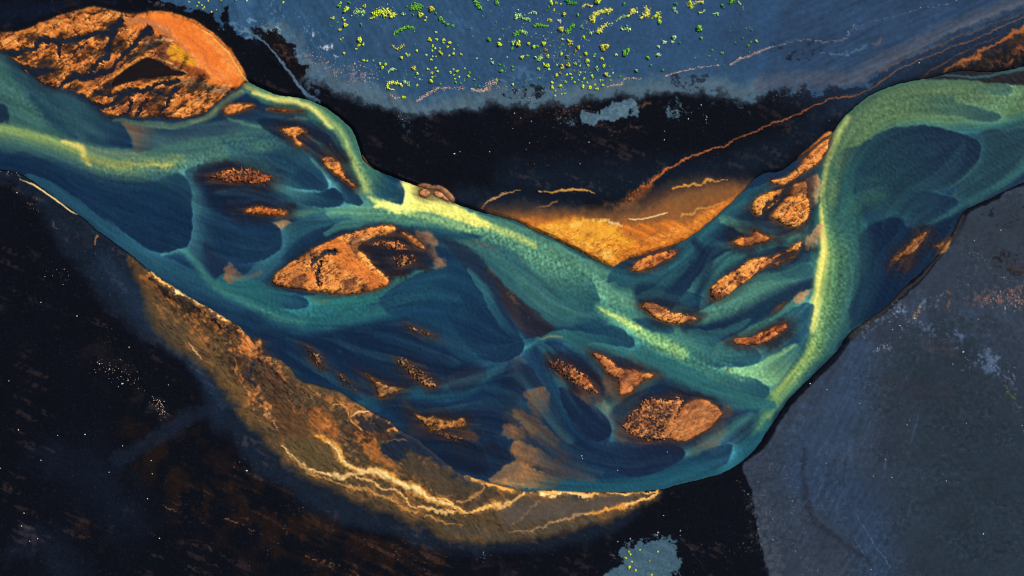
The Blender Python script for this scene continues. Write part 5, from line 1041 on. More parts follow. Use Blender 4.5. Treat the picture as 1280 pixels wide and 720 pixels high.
for f, col in ((rill_b[c:d, a:b] * .55, (46, 34, 32)), (sstep((fold_b[c:d, a:b] - .42) * 4) * .36 * brk_mid[c:d, a:b], (208, 126, 60)), (sstep((n_mid[c:d, a:b] - .05) * 3) * .22, (170, 100, 50))):
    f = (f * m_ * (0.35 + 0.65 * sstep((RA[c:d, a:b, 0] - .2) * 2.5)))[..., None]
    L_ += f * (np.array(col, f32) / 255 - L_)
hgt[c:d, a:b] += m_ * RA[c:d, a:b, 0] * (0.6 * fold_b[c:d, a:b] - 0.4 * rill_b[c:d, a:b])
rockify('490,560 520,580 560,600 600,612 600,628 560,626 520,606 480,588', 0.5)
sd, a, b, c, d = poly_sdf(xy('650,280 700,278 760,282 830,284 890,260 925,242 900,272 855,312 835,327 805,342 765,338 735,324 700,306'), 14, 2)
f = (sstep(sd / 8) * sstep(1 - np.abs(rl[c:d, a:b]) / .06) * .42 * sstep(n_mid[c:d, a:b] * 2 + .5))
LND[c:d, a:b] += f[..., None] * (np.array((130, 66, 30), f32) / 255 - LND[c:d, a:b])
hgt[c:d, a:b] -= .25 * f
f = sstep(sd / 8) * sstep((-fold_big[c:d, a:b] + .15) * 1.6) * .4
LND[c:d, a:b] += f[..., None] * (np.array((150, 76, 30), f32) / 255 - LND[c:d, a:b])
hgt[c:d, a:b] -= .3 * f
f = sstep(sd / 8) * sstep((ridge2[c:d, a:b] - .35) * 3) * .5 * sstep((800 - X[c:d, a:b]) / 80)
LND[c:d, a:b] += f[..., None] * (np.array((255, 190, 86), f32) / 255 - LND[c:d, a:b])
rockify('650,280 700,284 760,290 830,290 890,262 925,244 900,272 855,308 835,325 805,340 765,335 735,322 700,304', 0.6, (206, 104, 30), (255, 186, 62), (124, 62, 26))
rockify('320,40 345,46 366,60 380,90 365,90 345,66', 0.8, (14, 14, 18), (96, 70, 60), (10, 10, 14))
rockify('1180,92 1240,60 1300,36 1300,80 1230,90', 0.8, (34, 28, 28), (150, 90, 54))
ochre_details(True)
# gullies of the broad bar and the wrinkles of the long ones
for s in ('388,331,2 402,318,3 420,314,2.4', '402,328,1.2 397,343,1.8 399,354,1.4'):
    carve(s, 0.7)
carve('955,266,2 962,256,2.4 972,248,2 982,238,2', 0.8)
P(LND, xy('340,352 348,340 368,328 385,318 398,330 402,350 390,362 360,359'), (140, 80, 42), 0.5, 6, 3, brk=brk_fine)
P(LND, xy('400,302 420,296 434,306 444,320 458,332 474,344 484,353 472,362 455,352 438,340 420,328 408,316'), (226, 124, 52), 0.9, 6, 2)
P(LND, xy('380,332 388,338 398,350 400,356 392,352 384,342'), (228, 126, 52), 0.85, 4, 2)
S(LND, st('404,317,3 414,313,4 424,315,3'), (30, 40, 54), 0.85, 0.9, 2)
S(LND, st('445,292,3 465,287,4 480,286,3'), (216, 120, 54), 0.7, 0.9, 3, brk_fine)
S(LND, st('500,296,3 515,303,3 524,314,3'), (180, 100, 54), 0.6, 0.9, 3, brk_fine)
S(LND, st('490,312,3 505,322,3 512,330,2'), (190, 110, 60), 0.6, 0.9, 4, brk_spk)
S(LND, st('440,305,2 455,300,2.4 470,297,2 485,296,1.4'), (206, 160, 116), 0.7, 0.9, 2)
S(LND, st('484,358,3 500,352,2'), (240, 196, 150), 0.5, 0.9, 4, brk_spk)
S(LND, st('548,236,2.4 556,243,2.6 562,250,1.6'), (160, 100, 70), 0.7, 0.9, 1)
S(LND, st('525,240,3 532,244,3.4 534,240,2'), (206, 140, 90), 0.7, 0.9, 1)
S(LND, st('452,194,1.6 460,205,2 468,212,1.4'), (214, 134, 76), 0.8, 0.8, 0.6)

# ------------------------------------------------------------------ current-aligned ripple texture
cs = 6
gx_, gy_ = np.meshgrid(np.arange(0, W, cs) - MX, np.arange(0, H, cs) - MY)
F = np.array(FLOW, f32)
vx = np.zeros(gx_.shape, f32); vy = np.zeros(gx_.shape, f32)
for k in range(0, len(F), 60):
    B = F[k:k + 60]
    dd = ((gx_[..., None] - B[:, 0]) ** 2 + (gy_[..., None] - B[:, 1]) ** 2).astype(f32) + 120
    w_ = B[:, 4] / dd ** 1.6
    # doubled angle so that strokes drawn up- or downstream agree
    c2 = B[:, 2] ** 2 - B[:, 3] ** 2; s2 = 2 * B[:, 2] * B[:, 3]
    vx += (w_ * c2).sum(-1); vy += (w_ * s2).sum(-1)
th = np.arctan2(bilerp(vy, (X + MX) / cs, (Y + MY) / cs), bilerp(vx, (X + MX) / cs, (Y + MY) / cs)) * 0.5
th += 0.12 * n_mid
def lic(noise, theta, n):
    ct, s_ = np.cos(theta), np.sin(theta)
    acc = noise.copy()
    for sg in (1, -1):
        px, py = (X + MX).copy(), (Y + MY).copy()
        ox, oy = ct * sg, s_ * sg
        for k in range(n):
            px += ox; py += oy
            np.clip(px, 0, W - 1, px); np.clip(py, 0, H - 1, py)
            ix, iy = px.astype(np.int32), py.astype(np.int32)
            acc += noise[iy, ix]
            nx, ny = ct[iy, ix], s_[iy, ix]
            sgn = np.where(nx * ox + ny * oy < 0, -1.0, 1.0).astype(f32)
            ox, oy = nx * sgn, ny * sgn
    acc -= acc.mean()
    return acc / acc.std()
nz0 = gnoise(X / 2.6, Y / 2.6, 91); nz1 = gnoise(X / 3.3 + 40, Y / 3.3, 92); nz2 = gnoise(X / 3.3, Y / 3.3 + 70, 93)
wx_ = 2.6 * fbm(30, 3, 71) + 1.5 * fbm(8, 2, 72); wy_ = 2.6 * fbm(30, 3, 73) + 1.5 * fbm(8, 2, 74)
for k in range(3):
    WAT[..., k] = bilerp(np.ascontiguousarray(WAT[..., k]), X + MX + wx_, Y + MY + wy_)
fil = lic(gnoise(X / 5.0, Y / 5.0, 95), th, 26) * 0.6 + lic(gnoise(X / 11.0, Y / 11.0, 96), th, 30) * 0.5
strand = lic(gnoise(X / 13.0, Y / 13.0, 97) + .5 * gnoise(X / 6.0, Y / 6.0, 98), th, 44)
st_zone = np.full((H, W, 1), 0.35, f32)
for q in ('560,470,60 680,500,80 800,520,80 900,540,50', '820,370,50 900,320,50 990,300,40 1010,250,24', '270,250,50 340,220,60 420,220,30', '400,450,60 500,470,70 600,500,50'):
    S(st_zone, st(q), (255,), 1, 1.0)
sz = st_zone[..., 0]
up_ = sstep((strand - .55) * 1.3) * sz * .24
WAT += up_[..., None] * (np.array((66, 118, 116), f32) / 255 - WAT) * (WAT.sum(-1) < 1.25)[..., None]
dn_ = sstep((-strand - .55) * 1.3) * sz * .27
WAT += dn_[..., None] * (np.array((22, 42, 66), f32) / 255 - WAT) * (WAT.sum(-1) < 1.25)[..., None]
# sand drawn out along the current from every bar
bm_ = ((ZONE >= 10) & (hgt > -0.05)).astype(f32)
tail = bm_.copy()
for k_ in (0, 1):
    t_ = tail.copy(); 
    for sg in (1, -1):
        px, py = (X + MX).copy(), (Y + MY).copy(); ox, oy = np.cos(th) * sg, np.sin(th) * sg
        for k in range(16):
            px += ox; py += oy
            ix, iy = np.clip(px, 0, W - 1).astype(np.int32), np.clip(py, 0, H - 1).astype(np.int32)
            t_ = np.maximum(t_, tail[iy, ix] * (1 - (k + 1) / 19.0))
            nx, ny = np.cos(th[iy, ix]), np.sin(th[iy, ix]); sgn = np.where(nx * ox + ny * oy < 0, -1.0, 1.0).astype(f32)
            ox, oy = nx * sgn, ny * sgn
    tail = t_
    if k_ == 0: tail = tail * .8
tk = sstep(tail * 1.1) * (0.55 + 0.5 * np.clip(fil, -1, 1.4)) * .62
WAT += np.clip(tk, 0, .62)[..., None] * (np.array((104, 72, 56), f32) / 255 - WAT)
rip_a = lic(nz1, th + 1.57 + 0.55 + 0.4 * n_big, 4); rip_b = lic(nz2, th + 1.57 - 0.6 + 0.4 * n_big, 4); silk = lic(nz0, th, 12)
mott = fbm(8, 3, 47)
lumw = WAT @ np.array((0.25, 0.6, 0.15), f32)
WAT *= (0.84 + 0.16 * sstep((lumw - .16) * 3.2))[..., None]
gl = (WAT @ np.array((0.3, 0.55, 0.15), f32))[..., None]
WAT[:] = gl + (WAT - gl) * 0.94
WAT[..., 2] *= 1 + .07 * (1 - sstep((gl[..., 0] - .14) * 4))
net = fbm(7.5, 3, 49, 0.6, True, ang=20, stretch=1.5)
net = (net - net.mean()) / net.std(); mott = fbm(3.4, 2, 47); mott /= mott.std()
ripple = 0.18 * net + 0.36 * mott + 0.30 * (rip_a + rip_b)
RIP = np.full((H, W, 1), 0.22, f32)
for q in ('470,265,18 540,275,26 600,292,34 680,325,44 745,365,46 800,415,36 880,448,34 950,470,26', '90,215,22 150,220,24 220,205,26 300,180,24 350,180,20', '150,270,36 200,275,36', '1290,120,36 1180,125,36 1090,145,30 1045,230,30 1060,300,40 1050,370,34 1000,470,20', '1075,240,30 1150,200,44', '330,390,22 420,390,18 520,370,24 600,380,26', '330,200,22 370,215,18', '0,110,30 60,140,26', '448,200,14 465,235,16', '860,375,14 960,400,20'):
    S(RIP, st(q), (255,), 0.9, 1.0)
where_rip = RIP[..., 0]
lum = WAT @ np.array((0.25, 0.6, 0.15), f32)
amp = (0.062 + 0.068 * sstep((lum - 0.16) * 2.6)) * where_rip
BOOST = np.zeros((H, W, 1), f32)
for q in ('1045,225,16 1075,245,26 1110,245,24', '1040,270,22 1055,310,28 1050,370,26 1030,430,20', '590,285,20 680,325,28 740,350,24', '790,410,16 850,445,24 920,475,22', '110,222,14 170,228,18 230,215,18', '290,175,18 340,175,16'):
    S(BOOST, st(q), (255,), 1, 1.0)
amp *= 1 + 0.5 * BOOST[..., 0]
WAT *= (1 + amp * np.clip(ripple, -1.6, 2.2) + 0.02 * np.clip(silk, -2, 2) + 0.045 * np.clip(fil, -2.2, 2.2))[..., None]  # crests lightened and troughs darkened in the colour, like lit relief
# bed showing through where the water is only a hand deep
shal = sstep((hgt + 0.42) / 0.36) * (hgt < 0.05) * (ZONE >= 6) * (ZONE != 8) * (ZONE != 9) * 0.62
WAT = WAT * (1 - shal[..., None]) + LND * 0.55 * shal[..., None]
# land: grain, and wet sand just above the waterline
pl = ((ZONE == 8) | (ZONE == 0)) & (sdR < -4)
brown = (sstep((n_streak + .35 * n_mid - .08) * 4) * sstep((n_big + .15) * 3) * brk_fine)[..., None]
LND += np.where(pl[..., None], brown * np.array((24, 15, 10), f32) / 255, 0)
LND += np.where(pl, np.maximum(n_speck - .36, 0) * .28, 0)[..., None] * np.array((.9, .85, .9), f32)
st_e = fbm(5, 4, 66, 0.6, False, ang=118, stretch=9) * sstep((1160 - X + (Y - 400) * .1) / 120) * (X > 940)
st_t = fbm(5, 4, 67, 0.6, False, ang=-24, stretch=12) * sstep((X - 900) / 160) + fbm(5, 4, 68, 0.6, False, ang=62, stretch=7) * sstep((700 - X) / 120) * 0.7
LND += np.where(ZONE == 2, (np.maximum(n_speck - .22, 0) * .16 + .03 * n_fine) * sstep(fbm(60, 3, 81) * 2 + .5), 0)[..., None] * np.array((.8, .95, 1.15), f32)
LND *= (1 + np.where(ZONE == 2, .18 * st_e, 0) + np.where(ZONE == 1, .26 * st_t, 0))[..., None]
grain = 1 + 0.13 * n_fine + 0.07 * n_speck + 0.12 * n_mid
LND *= np.clip(grain, 0.5, 1.6)[..., None]
wet = sstep((0.44 - hgt) / 0.42) * ((sdR > -6) | (ZONE == 6)) * 0.58
LND *= (1 - wet)[..., None]

# ------------------------------------------------------------------ meshes
K = np.array(KREF, f32)
def to_albedo(c):
    c = np.clip(c, 0, 1)
    lin = np.where(c <= 0.04045, c / 12.92, ((c + 0.055) / 1.055) ** 2.4)
    return np.clip(lin / K, 0.0008, 0.88).astype(f32)

COL = bpy.context.scene.collection
def world(x, y, z=0.0):
    return ((x - 640) * PX, (360 - y) * PX, z)

def link(name, me, mat=None, parent=None):
    o = bpy.data.objects.new(name, me)
    COL.objects.link(o)
    if mat is not None and me is not None:
        me.materials.append(mat)
    if parent is not None:
        o.parent = parent
    return o

def tag(o, label=None, cat=None, group=None, kind=None):
    for k, v in (('label', label), ('category', cat), ('group', group), ('kind', kind)):
        if v:
            o[k] = v
    return o

def grid_mesh(name, facemask, Z, C):
    fy, fx = np.nonzero(facemask)
    q = np.stack([fy * W + fx, (fy + 1) * W + fx, (fy + 1) * W + fx + 1, fy * W + fx + 1], 1)
    used, inv = np.unique(q.ravel(), return_inverse=True)
    n, m = len(used), len(fy)
    co = np.empty((n, 3), f32)
    co[:, 0] = (X.ravel()[used] - 640) * PX
    co[:, 1] = (360 - Y.ravel()[used]) * PX
    co[:, 2] = Z.ravel()[used]
    me = bpy.data.meshes.new(name)
    me.vertices.add(n); me.loops.add(m * 4); me.polygons.add(m)
    me.vertices.foreach_set('co', co.ravel())
    me.loops.foreach_set('vertex_index', inv.astype(np.int32))
    me.polygons.foreach_set('loop_start', np.arange(0, m * 4, 4, dtype=np.int32))
    me.polygons.foreach_set('use_smooth', np.ones(m, bool))
    at = me.attributes.new('Col', 'FLOAT_COLOR', 'POINT')
    cc = np.ones((n, 4), f32); cc[:, :3] = C.reshape(-1, 3)[used]
    at.data.foreach_set('color', cc.ravel())
    me.update(calc_edges=True)
    me.validate()
    return me

def nodes(name):
    m = bpy.data.materials.new(name); m.use_nodes = True
    nt = m.node_tree; nt.nodes.clear()
    o = nt.nodes.new('ShaderNodeOutputMaterial'); b = nt.nodes.new('ShaderNodeBsdfPrincipled')
    nt.links.new(b.outputs[0], o.inputs[0])
    return m, nt, b

def field_mat(name, rough, spec, s1, s2, v1, bump, dist):
    m, nt, b = nodes(name)
    N, Lk = nt.nodes.new, nt.links.new
    at = N('ShaderNodeAttribute'); at.attribute_name = 'Col'
    tc = N('ShaderNodeTexCoord')
    n1 = N('ShaderNodeTexNoise'); n1.inputs['Scale'].default_value = s1; n1.inputs['Detail'].default_value = 6; n1.inputs['Roughness'].default_value = .65
    n2 = N('ShaderNodeTexNoise'); n2.inputs['Scale'].default_value = s2; n2.inputs['Detail'].default_value = 3
    for n in (n1, n2):
        Lk(tc.outputs['Object'], n.inputs['Vector'])
    mr = N('ShaderNodeMapRange'); mr.inputs[1].default_value = .25; mr.inputs[2].default_value = .75; mr.inputs[3].default_value = 1 - v1; mr.inputs[4].default_value = 1 + v1
    Lk(n1.outputs['Fac'], mr.inputs[0])
    mul = N('ShaderNodeVectorMath'); mul.operation = 'SCALE'
    Lk(at.outputs['Color'], mul.inputs[0]); Lk(mr.outputs[0], mul.inputs['Scale'])
    Lk(mul.outputs[0], b.inputs['Base Color'])
    b.inputs['Roughness'].default_value = rough
    b.inputs['Specular IOR Level'].default_value = spec
    bp = N('ShaderNodeBump'); bp.inputs['Strength'].default_value = bump; bp.inputs['Distance'].default_value = dist
    Lk(n2.outputs['Fac'], bp.inputs['Height']); Lk(bp.outputs[0], b.inputs['Normal'])
    return m

M_SAND = field_mat('wet_ochre_sand', .85, .12, .9, 2.2, .16, .5, .25)
M_DARK = field_mat('black_basalt_sand', .9, .04, .7, 2.0, .22, .35, .2)
M_MUD = field_mat('blue_grey_mud', .85, .06, .8, 2.0, .12, .35, .2)
M_WATER = field_mat('silty_water', .42, .05, .5, 1.4, .05, .25, .12)

A_L = to_albedo(LND) * 0.96; A_W = to_albedo(WAT) * (0.84 + 0.18 * sstep((WAT @ np.array((0.25, 0.6, 0.15), f32) - .4) * 3))[..., None]
fz = ZONE[:-1, :-1]
hmax = np.maximum(np.maximum(hgt[:-1, :-1], hgt[1:, :-1]), np.maximum(hgt[:-1, 1:], hgt[1:, 1:]))
hmin = np.minimum(np.minimum(hgt[:-1, :-1], hgt[1:, :-1]), np.minimum(hgt[:-1, 1:], hgt[1:, 1:]))
LANDS = {0: ('black_sand_plain_land', M_DARK, 'black sand plain along the north bank, with thin ochre silt lines'), 8: ('black_sand_plain_land', M_DARK, 'black sand plain south-west of the river, with rust streaks and pale specks'),
         1: ('mud_flat_land', M_MUD, 'blue-grey mud flat along the top, dotted with yellow-green bushes'), 2: ('mud_flat_land', M_MUD, 'slate-grey silt flat east of the river'),
         3: ('mud_flat_land', M_MUD, 'small blue mud patch at the bottom edge among black sand'), 4: ('sand_shore', M_SAND, 'ochre shore with bright silt crests along the south bank'),
         5: ('sand_shore', M_SAND, 'glowing orange sand shore in the middle of the north bank'), 6: ('sand_shore', M_SAND, 'large orange sand shore with dark gullies at the upper left'), 9: ('riverbed_land', M_DARK, 'dark riverbed under the water')}
for zid, (nm, mt, lab) in LANDS.items():
    mk = fz == zid
    if zid == 9:
        mk = mk & (hmax > -0.88)
    tag(link(nm, grid_mesh(nm, mk, hgt, A_L), mt), lab, None, None, 'structure')
for i, bd in enumerate(BARS):
    mk = (fz == 10 + i)
    tag(link('sandbar', grid_mesh('sandbar', mk, hgt, A_L), M_SAND), bd[5], 'sandbar', 'orange sandbars in the braided river')
inR = (sdR[:-1, :-1] > -5) | (fz == 6)
wz = 0.055 * np.clip(ripple, -1.5, 2.2) * sstep(sdR / 6)
wm = inR & (hmin < 0.12)
tag(link('river', grid_mesh('river', wm, wz.astype(f32), A_W), M_WATER), 'braided teal river with milky yellow-green streams', None, None, 'structure')

# coarser land and water round the surveyed sheet
gx2 = np.concatenate([np.arange(-2400, -MX, 50), np.arange(-MX, 1280 + MX, 10), np.arange(1280 + MX - 1, 3700, 50)]).astype(f32)
gy2 = np.concatenate([np.arange(-1900, -MY, 50), np.arange(-MY, 720 + MY, 10), np.arange(720 + MY - 1, 2700, 50)]).astype(f32)
QX, QY = np.meshgrid(gx2, gy2)
wob = 60 * fbm(300, 3, 86, x=QX, y=QY) * np.clip((np.maximum(np.abs(QX - 640) - 790, np.abs(QY - 360) - 450)) / 200, 0, 1)
ci = np.clip(QX + MX + wob, 0, W - 1).astype(np.int32); cj = np.clip(QY + MY + wob, 0, H - 1).astype(np.int32)
wet_ = hgt[cj, ci] < 0
oc = np.where(wet_[..., None], A_W[cj, ci], A_L[cj, ci]) * (1 + .25 * fbm(60, 4, 87, x=QX, y=QY))[..., None]
oz = np.where(wet_, 0.0, np.maximum(hgt[cj, ci], .1))
ny_, nx_ = QX.shape
ids = np.arange(ny_ * nx_).reshape(ny_, nx_)
cxm, cym = (QX[:-1, :-1] + QX[1:, 1:]) / 2, (QY[:-1, :-1] + QY[1:, 1:]) / 2
ok = (cxm < -MX) | (cxm > 1280 + MX - 1) | (cym < -MY) | (cym > 720 + MY - 1)
fq = np.stack([ids[:-1, :-1], ids[1:, :-1], ids[1:, 1:], ids[:-1, 1:]], -1)[ok]
us, iv = np.unique(fq.ravel(), return_inverse=True)
me = bpy.data.meshes.new('surrounding_land')
vv = np.stack([(QX.ravel()[us] - 640) * PX, (360 - QY.ravel()[us]) * PX, oz.ravel()[us]], 1)
me.from_pydata(vv.tolist(), [], iv.reshape(-1, 4).tolist()); me.update()
at = me.attributes.new('Col', 'FLOAT_COLOR', 'POINT')
cc = np.ones((len(us), 4), f32); cc[:, :3] = np.clip(oc.reshape(-1, 3)[us], 0, 1); at.data.foreach_set('color', cc.ravel())
tag(link('surrounding_land', me, M_DARK), 'river plain going on beyond the edge of the picture', None, None, 'structure')

# the ground goes on to the horizon below the surveyed sheet
m, nt, b = nodes('far_black_sand')
tn = nt.nodes.new('ShaderNodeTexNoise'); tn.inputs['Scale'].default_value = .02; tn.inputs['Detail'].default_value = 8
cr = nt.nodes.new('ShaderNodeValToRGB'); cr.color_ramp.elements[0].color = (.004, .005, .009, 1); cr.color_ramp.elements[1].color = (.012, .014, .022, 1)
tc = nt.nodes.new('ShaderNodeTexCoord')
nt.links.new(tc.outputs['Object'], tn.inputs['Vector']); nt.links.new(tn.outputs['Fac'], cr.inputs[0]); nt.links.new(cr.outputs[0], b.inputs['Base Color'])
b.inputs['Roughness'].default_value = .9; b.inputs['Specular IOR Level'].default_value = .05
me = bpy.data.meshes.new('ground'); R_ = 9000
me.from_pydata([(-R_, -R_, -2), (R_, -R_, -2), (R_, R_, -2), (-R_, R_, -2)], [], [(0, 1, 2, 3)])
tag(link('ground', me, m), 'black sand ground running on to the horizon', None, None, 'structure')

# ------------------------------------------------------------------ plants and stones
def sl(c):
    c = np.array(c, float) / 255
    return np.where(c <= 0.04045, c / 12.92, ((c + 0.055) / 1.055) ** 2.4)

def leaf_mat(name, c0, c1, c2):
    m, nt, b = nodes(name)
    N, Lk = nt.nodes.new, nt.links.new
    tc = N('ShaderNodeTexCoord'); n = N('ShaderNodeTexNoise'); n.inputs['Scale'].default_value = 2.2; n.inputs['Detail'].default_value = 4
    oi = N('ShaderNodeObjectInfo')
    ad = N('ShaderNodeVectorMath'); Lk(tc.outputs['Object'], ad.inputs[0]); Lk(oi.outputs['Random'], ad.inputs[1])
    Lk(ad.outputs[0], n.inputs['Vector'])
    cr = N('ShaderNodeValToRGB')
    cr.color_ramp.elements[0].position = .3; cr.color_ramp.elements[1].position = .72
    e = cr.color_ramp.elements.new(.5)
    for el, c in zip((cr.color_ramp.elements[0], cr.color_ramp.elements[1], cr.color_ramp.elements[2]), (c0, c1, c2)):
        el.color = (*sl(c), 1)
    Lk(n.outputs['Fac'], cr.inputs[0]); Lk(cr.outputs[0], b.inputs['Base Color'])
    b.inputs['Roughness'].default_value = .7; b.inputs['Specular IOR Level'].default_value = .15
    return m

LEAF = {'y': leaf_mat('yellow_leaves', (150, 164, 22), (204, 210, 46), (240, 238, 110)), 'l': leaf_mat('lime_leaves', (130, 165, 20), (196, 216, 44), (236, 240, 110)),
        'g': leaf_mat('green_leaves', (50, 112, 26), (96, 168, 46), (160, 208, 84)), 'd': leaf_mat('dark_green_leaves', (36, 96, 40), (64, 144, 62), (116, 180, 84)),
        'p': leaf_mat('pale_leaves', (116, 160, 96), (180, 214, 146), (226, 236, 180)), 'o': leaf_mat('ochre_leaves', (138, 136, 34), (190, 182, 60), (230, 222, 110)),
        'r': leaf_mat('rusty_leaves', (110, 92, 54), (156, 128, 72), (200, 170, 104)), 'b': leaf_mat('straw_leaves', (186, 180, 60), (238, 222, 110), (252, 238, 170)), 'w': leaf_mat('bleached_leaves', (170, 172, 160), (206, 206, 196), (230, 228, 216))}
CN = {'y': 'yellow', 'l': 'lime', 'g': 'green', 'd': 'dark green', 'p': 'pale green', 'o': 'ochre', 'r': 'rusty'}

def ico(sub):
    import bmesh
    bm = bmesh.new(); bmesh.ops.create_icosphere(bm, subdivisions=sub, radius=1)
    V = np.array([v.co[:] for v in bm.verts]); Fc = [tuple(v.index for v in f.verts) for f in bm.faces]
    bm.free()
    return V, Fc
ICO1, ICO2 = ico(1), ico(2)

class MB:
    def __init__(s): s.v = []; s.f = []; s.n = 0
    def add(s, V, Fc):
        s.v.append(np.asarray(V, float)); s.f += [tuple(i + s.n for i in f) for f in Fc]; s.n += len(V)
    def mesh(s, name):
        me = bpy.data.meshes.new(name)
        me.from_pydata(np.concatenate(s.v).tolist(), [], s.f); me.update()
        return me
    def leaves(s, C, Nr, size):
        """one kinked leaf (two triangles) per centre"""
        for c, n in zip(C, Nr):
            n = n / (np.linalg.norm(n) + 1e-9) + RNG.normal(0, .55, 3)
            n /= np.linalg.norm(n)
            u = np.cross(n, RNG.normal(0, 1, 3)); u /= np.linalg.norm(u) + 1e-9
            w = np.cross(n, u); z = size * (0.6 + 0.8 * RNG.random())
            s.add([c - u * z * .5, c + w * z * .35 + n * z * .12, c + u * z * .5, c - w * z * .35 + n * z * .12], [(0, 1, 3), (1, 2, 3)])

def clump(mb, cx, cy, cz, r, hz, nleaf, sub=2):
    V, Fc = ICO2 if sub == 2 else ICO1
    ph = RNG.random(3) * 6.28
    d = 1 + .20 * np.sin(3.1 * V[:, 0] + ph[0]) * np.cos(2.7 * V[:, 1] + ph[1]) + .12 * np.sin(5.3 * V[:, 2] + 4.1 * V[:, 1] + ph[2]) + RNG.normal(0, .07, len(V))
    Q = V * d[:, None] * np.array([r, r, hz])
    Q[:, 2] = np.maximum(Q[:, 2], -.25 * hz)
    Q += np.array([cx, cy, cz + .25 * hz])
    mb.add(Q, Fc)
    if nleaf:
        up = np.nonzero(V[:, 2] > -.2)[0]
        pk = RNG.choice(up, nleaf)
        mb.leaves(Q[pk] + V[pk] * r * .06 * RNG.random((nleaf, 1)), V[pk], r * .42)

def bush_mesh(seed):
    mb = MB()
    n = 6 + seed
    for k in range(n):
        t = 2.4 * k + RNG.random(); q = .62 * math.sqrt((k + .3) / n)
        r_ = RNG.uniform(.30, .50)
        clump(mb, q * math.cos(t), q * math.sin(t) * .85, RNG.uniform(-.06, .08), r_, RNG.uniform(.34, .58), 22, 1)
    return mb.mesh('bush')
BM = {}
def height(x, y):
    return float(hgt[int(round(min(max(y, -MY + 1), H - MY - 2))) + MY, int(round(x)) + MX])

SIZE = lambda r: 'tiny' if r < 1.45 else 'small' if r < 2.05 else 'medium' if r < 3 else 'large'
ORD = ['first', 'second', 'third', 'fourth', 'fifth', 'sixth', 'seventh', 'eighth', 'ninth', 'tenth', 'eleventh', 'twelfth']
bush_rows = []
for row in BUSH.replace('\n', ';').split(';'):
    x, y, r, c = row.split()
    bush_rows.append((float(x), float(y), float(r), c))
sets = {}
for i, (x, y, r, c) in enumerate(bush_rows):
    a_ = min(range(len(ANCH)), key=lambda k: math.hypot(x - ANCH[k][0], (y - ANCH[k][1]) * 1.3))
    sets.setdefault((SIZE(r), c, a_), []).append(i)
BL = {}
for (sz, c, a_), idx in sets.items():
    idx.sort(key=lambda i: bush_rows[i][0])
    for k, i in enumerate(idx):
        base = f'{sz} {CN[c]} bush'
        if len(idx) == 1:
            BL[i] = f'{base} {ANCH[a_][2]}'
        elif len(idx) == 2:
            BL[i] = f'{("left one", "right one")[k]} of two {base}es {ANCH[a_][2]}'
        else:
            BL[i] = f'{"leftmost" if k == 0 else "rightmost" if k == len(idx) - 1 else ORD[k] + " from left"} of the {base}es {ANCH[a_][2]}'
for i, (x, y, r, c) in enumerate(bush_rows):
    v = RNG.integers(0, 5)
    if (c, v) not in BM:
        BM[(c, v)] = bush_mesh(v); BM[(c, v)].materials.append(LEAF[c])
    o = bpy.data.objects.new('bush', BM[(c, v)]); COL.objects.link(o)
    o.location = world(x, y, height(x, y) - .05)
    s_ = r * PX * 1.16
    o.scale = (s_ * RNG.uniform(.9, 1.15), s_ * RNG.uniform(.85, 1.05), s_ * RNG.uniform(.75, 1.0))
    o.rotation_euler = (0, 0, RNG.random() * 6.28)
    if len(BL[i].split()) > 16: BL[i] = BL[i].replace('of the ', 'of ', 1).replace('in the ', 'in ', 1)
    tag(o, BL[i], 'bush', 'yellow-green bushes on the blue mud flats')

for s, c, lab in PATCH:
    sp = spline(st(s), step=0.5)
    mb = MB()
    area = sum(2 * w for _, _, w in sp) * 0.5
    knots = RNG.random(3 + len(sp) // 8)
    for k in range(int(area * 1.7) + 6):
        u_ = np.clip(RNG.choice(knots) + RNG.normal(0, .09), 0, .999) if RNG.random() < .7 else RNG.random()
        x, y, w = sp[int(u_ * len(sp))]
        t = RNG.random() * 6.28; q = w * abs(RNG.normal(0, .72))
        rr = min(.9, .22 + RNG.exponential(.22)) * (1.0 if w > 1.6 else .8)
        px, py, pz = world(x + q * math.cos(t), y + q * math.sin(t), height(x, y))
        clump(mb, px, py, pz - .04, rr * PX * 1.5, rr * .8, 9, 1)
    me = mb.mesh('creeping_shrub')
    me.materials.append(LEAF[c])
    if c in 'bpl':                                      # dry straw-coloured and green sprays mixed on one plant
        me.materials.append(LEAF['l' if c == 'b' else 'g' if c == 'p' else 'b'])
        mi = (RNG.random(len(me.polygons)) < .28).astype(np.int32)
        me.polygons.foreach_set('material_index', mi)
    base_ = world(sp[len(sp) // 2][0], sp[len(sp) // 2][1], 0)
    me.transform(__import__('mathutils').Matrix.Translation((-base_[0], -base_[1], 0)))
    o = bpy.data.objects.new('creeping_shrub', me); COL.objects.link(o); o.location = base_
    tag(o, lab, 'shrub', 'creeping shrubs on the blue mud flat')

# fine grass tufts between the bushes
for c, n, name in (('p', 260, 'grass'), ('o', 150, 'grass'), ('g', 130, 'grass')):
    mb = MB()
    for k in range(n):
        if RNG.random() < .72:
            x, y = RNG.normal(705, 26), RNG.normal(62, 34)
        else:
            x, y = RNG.uniform(430, 940), RNG.uniform(0, 100)
        if y < -20 or y > 118 or x < 420 or x > 950 or n_mid[int(y) + MY, int(x) + MX] < -.12: continue
        rr = RNG.uniform(.22, .48) * PX
        for j in range(RNG.integers(1, 4)):
            p_ = world(x + RNG.normal(0, .7), y + RNG.normal(0, .7), height(x, y))
            clump(mb, *p_, rr * RNG.uniform(.7, 1.3), rr, 5, 1)
    tag(link(name, mb.mesh(name), LEAF[c]), {'p': 'pale green grass tufts scattered between the bushes', 'o': 'dry ochre grass tufts scattered between the bushes', 'g': 'green grass tufts scattered between the bushes'}[c], None, None, 'stuff')

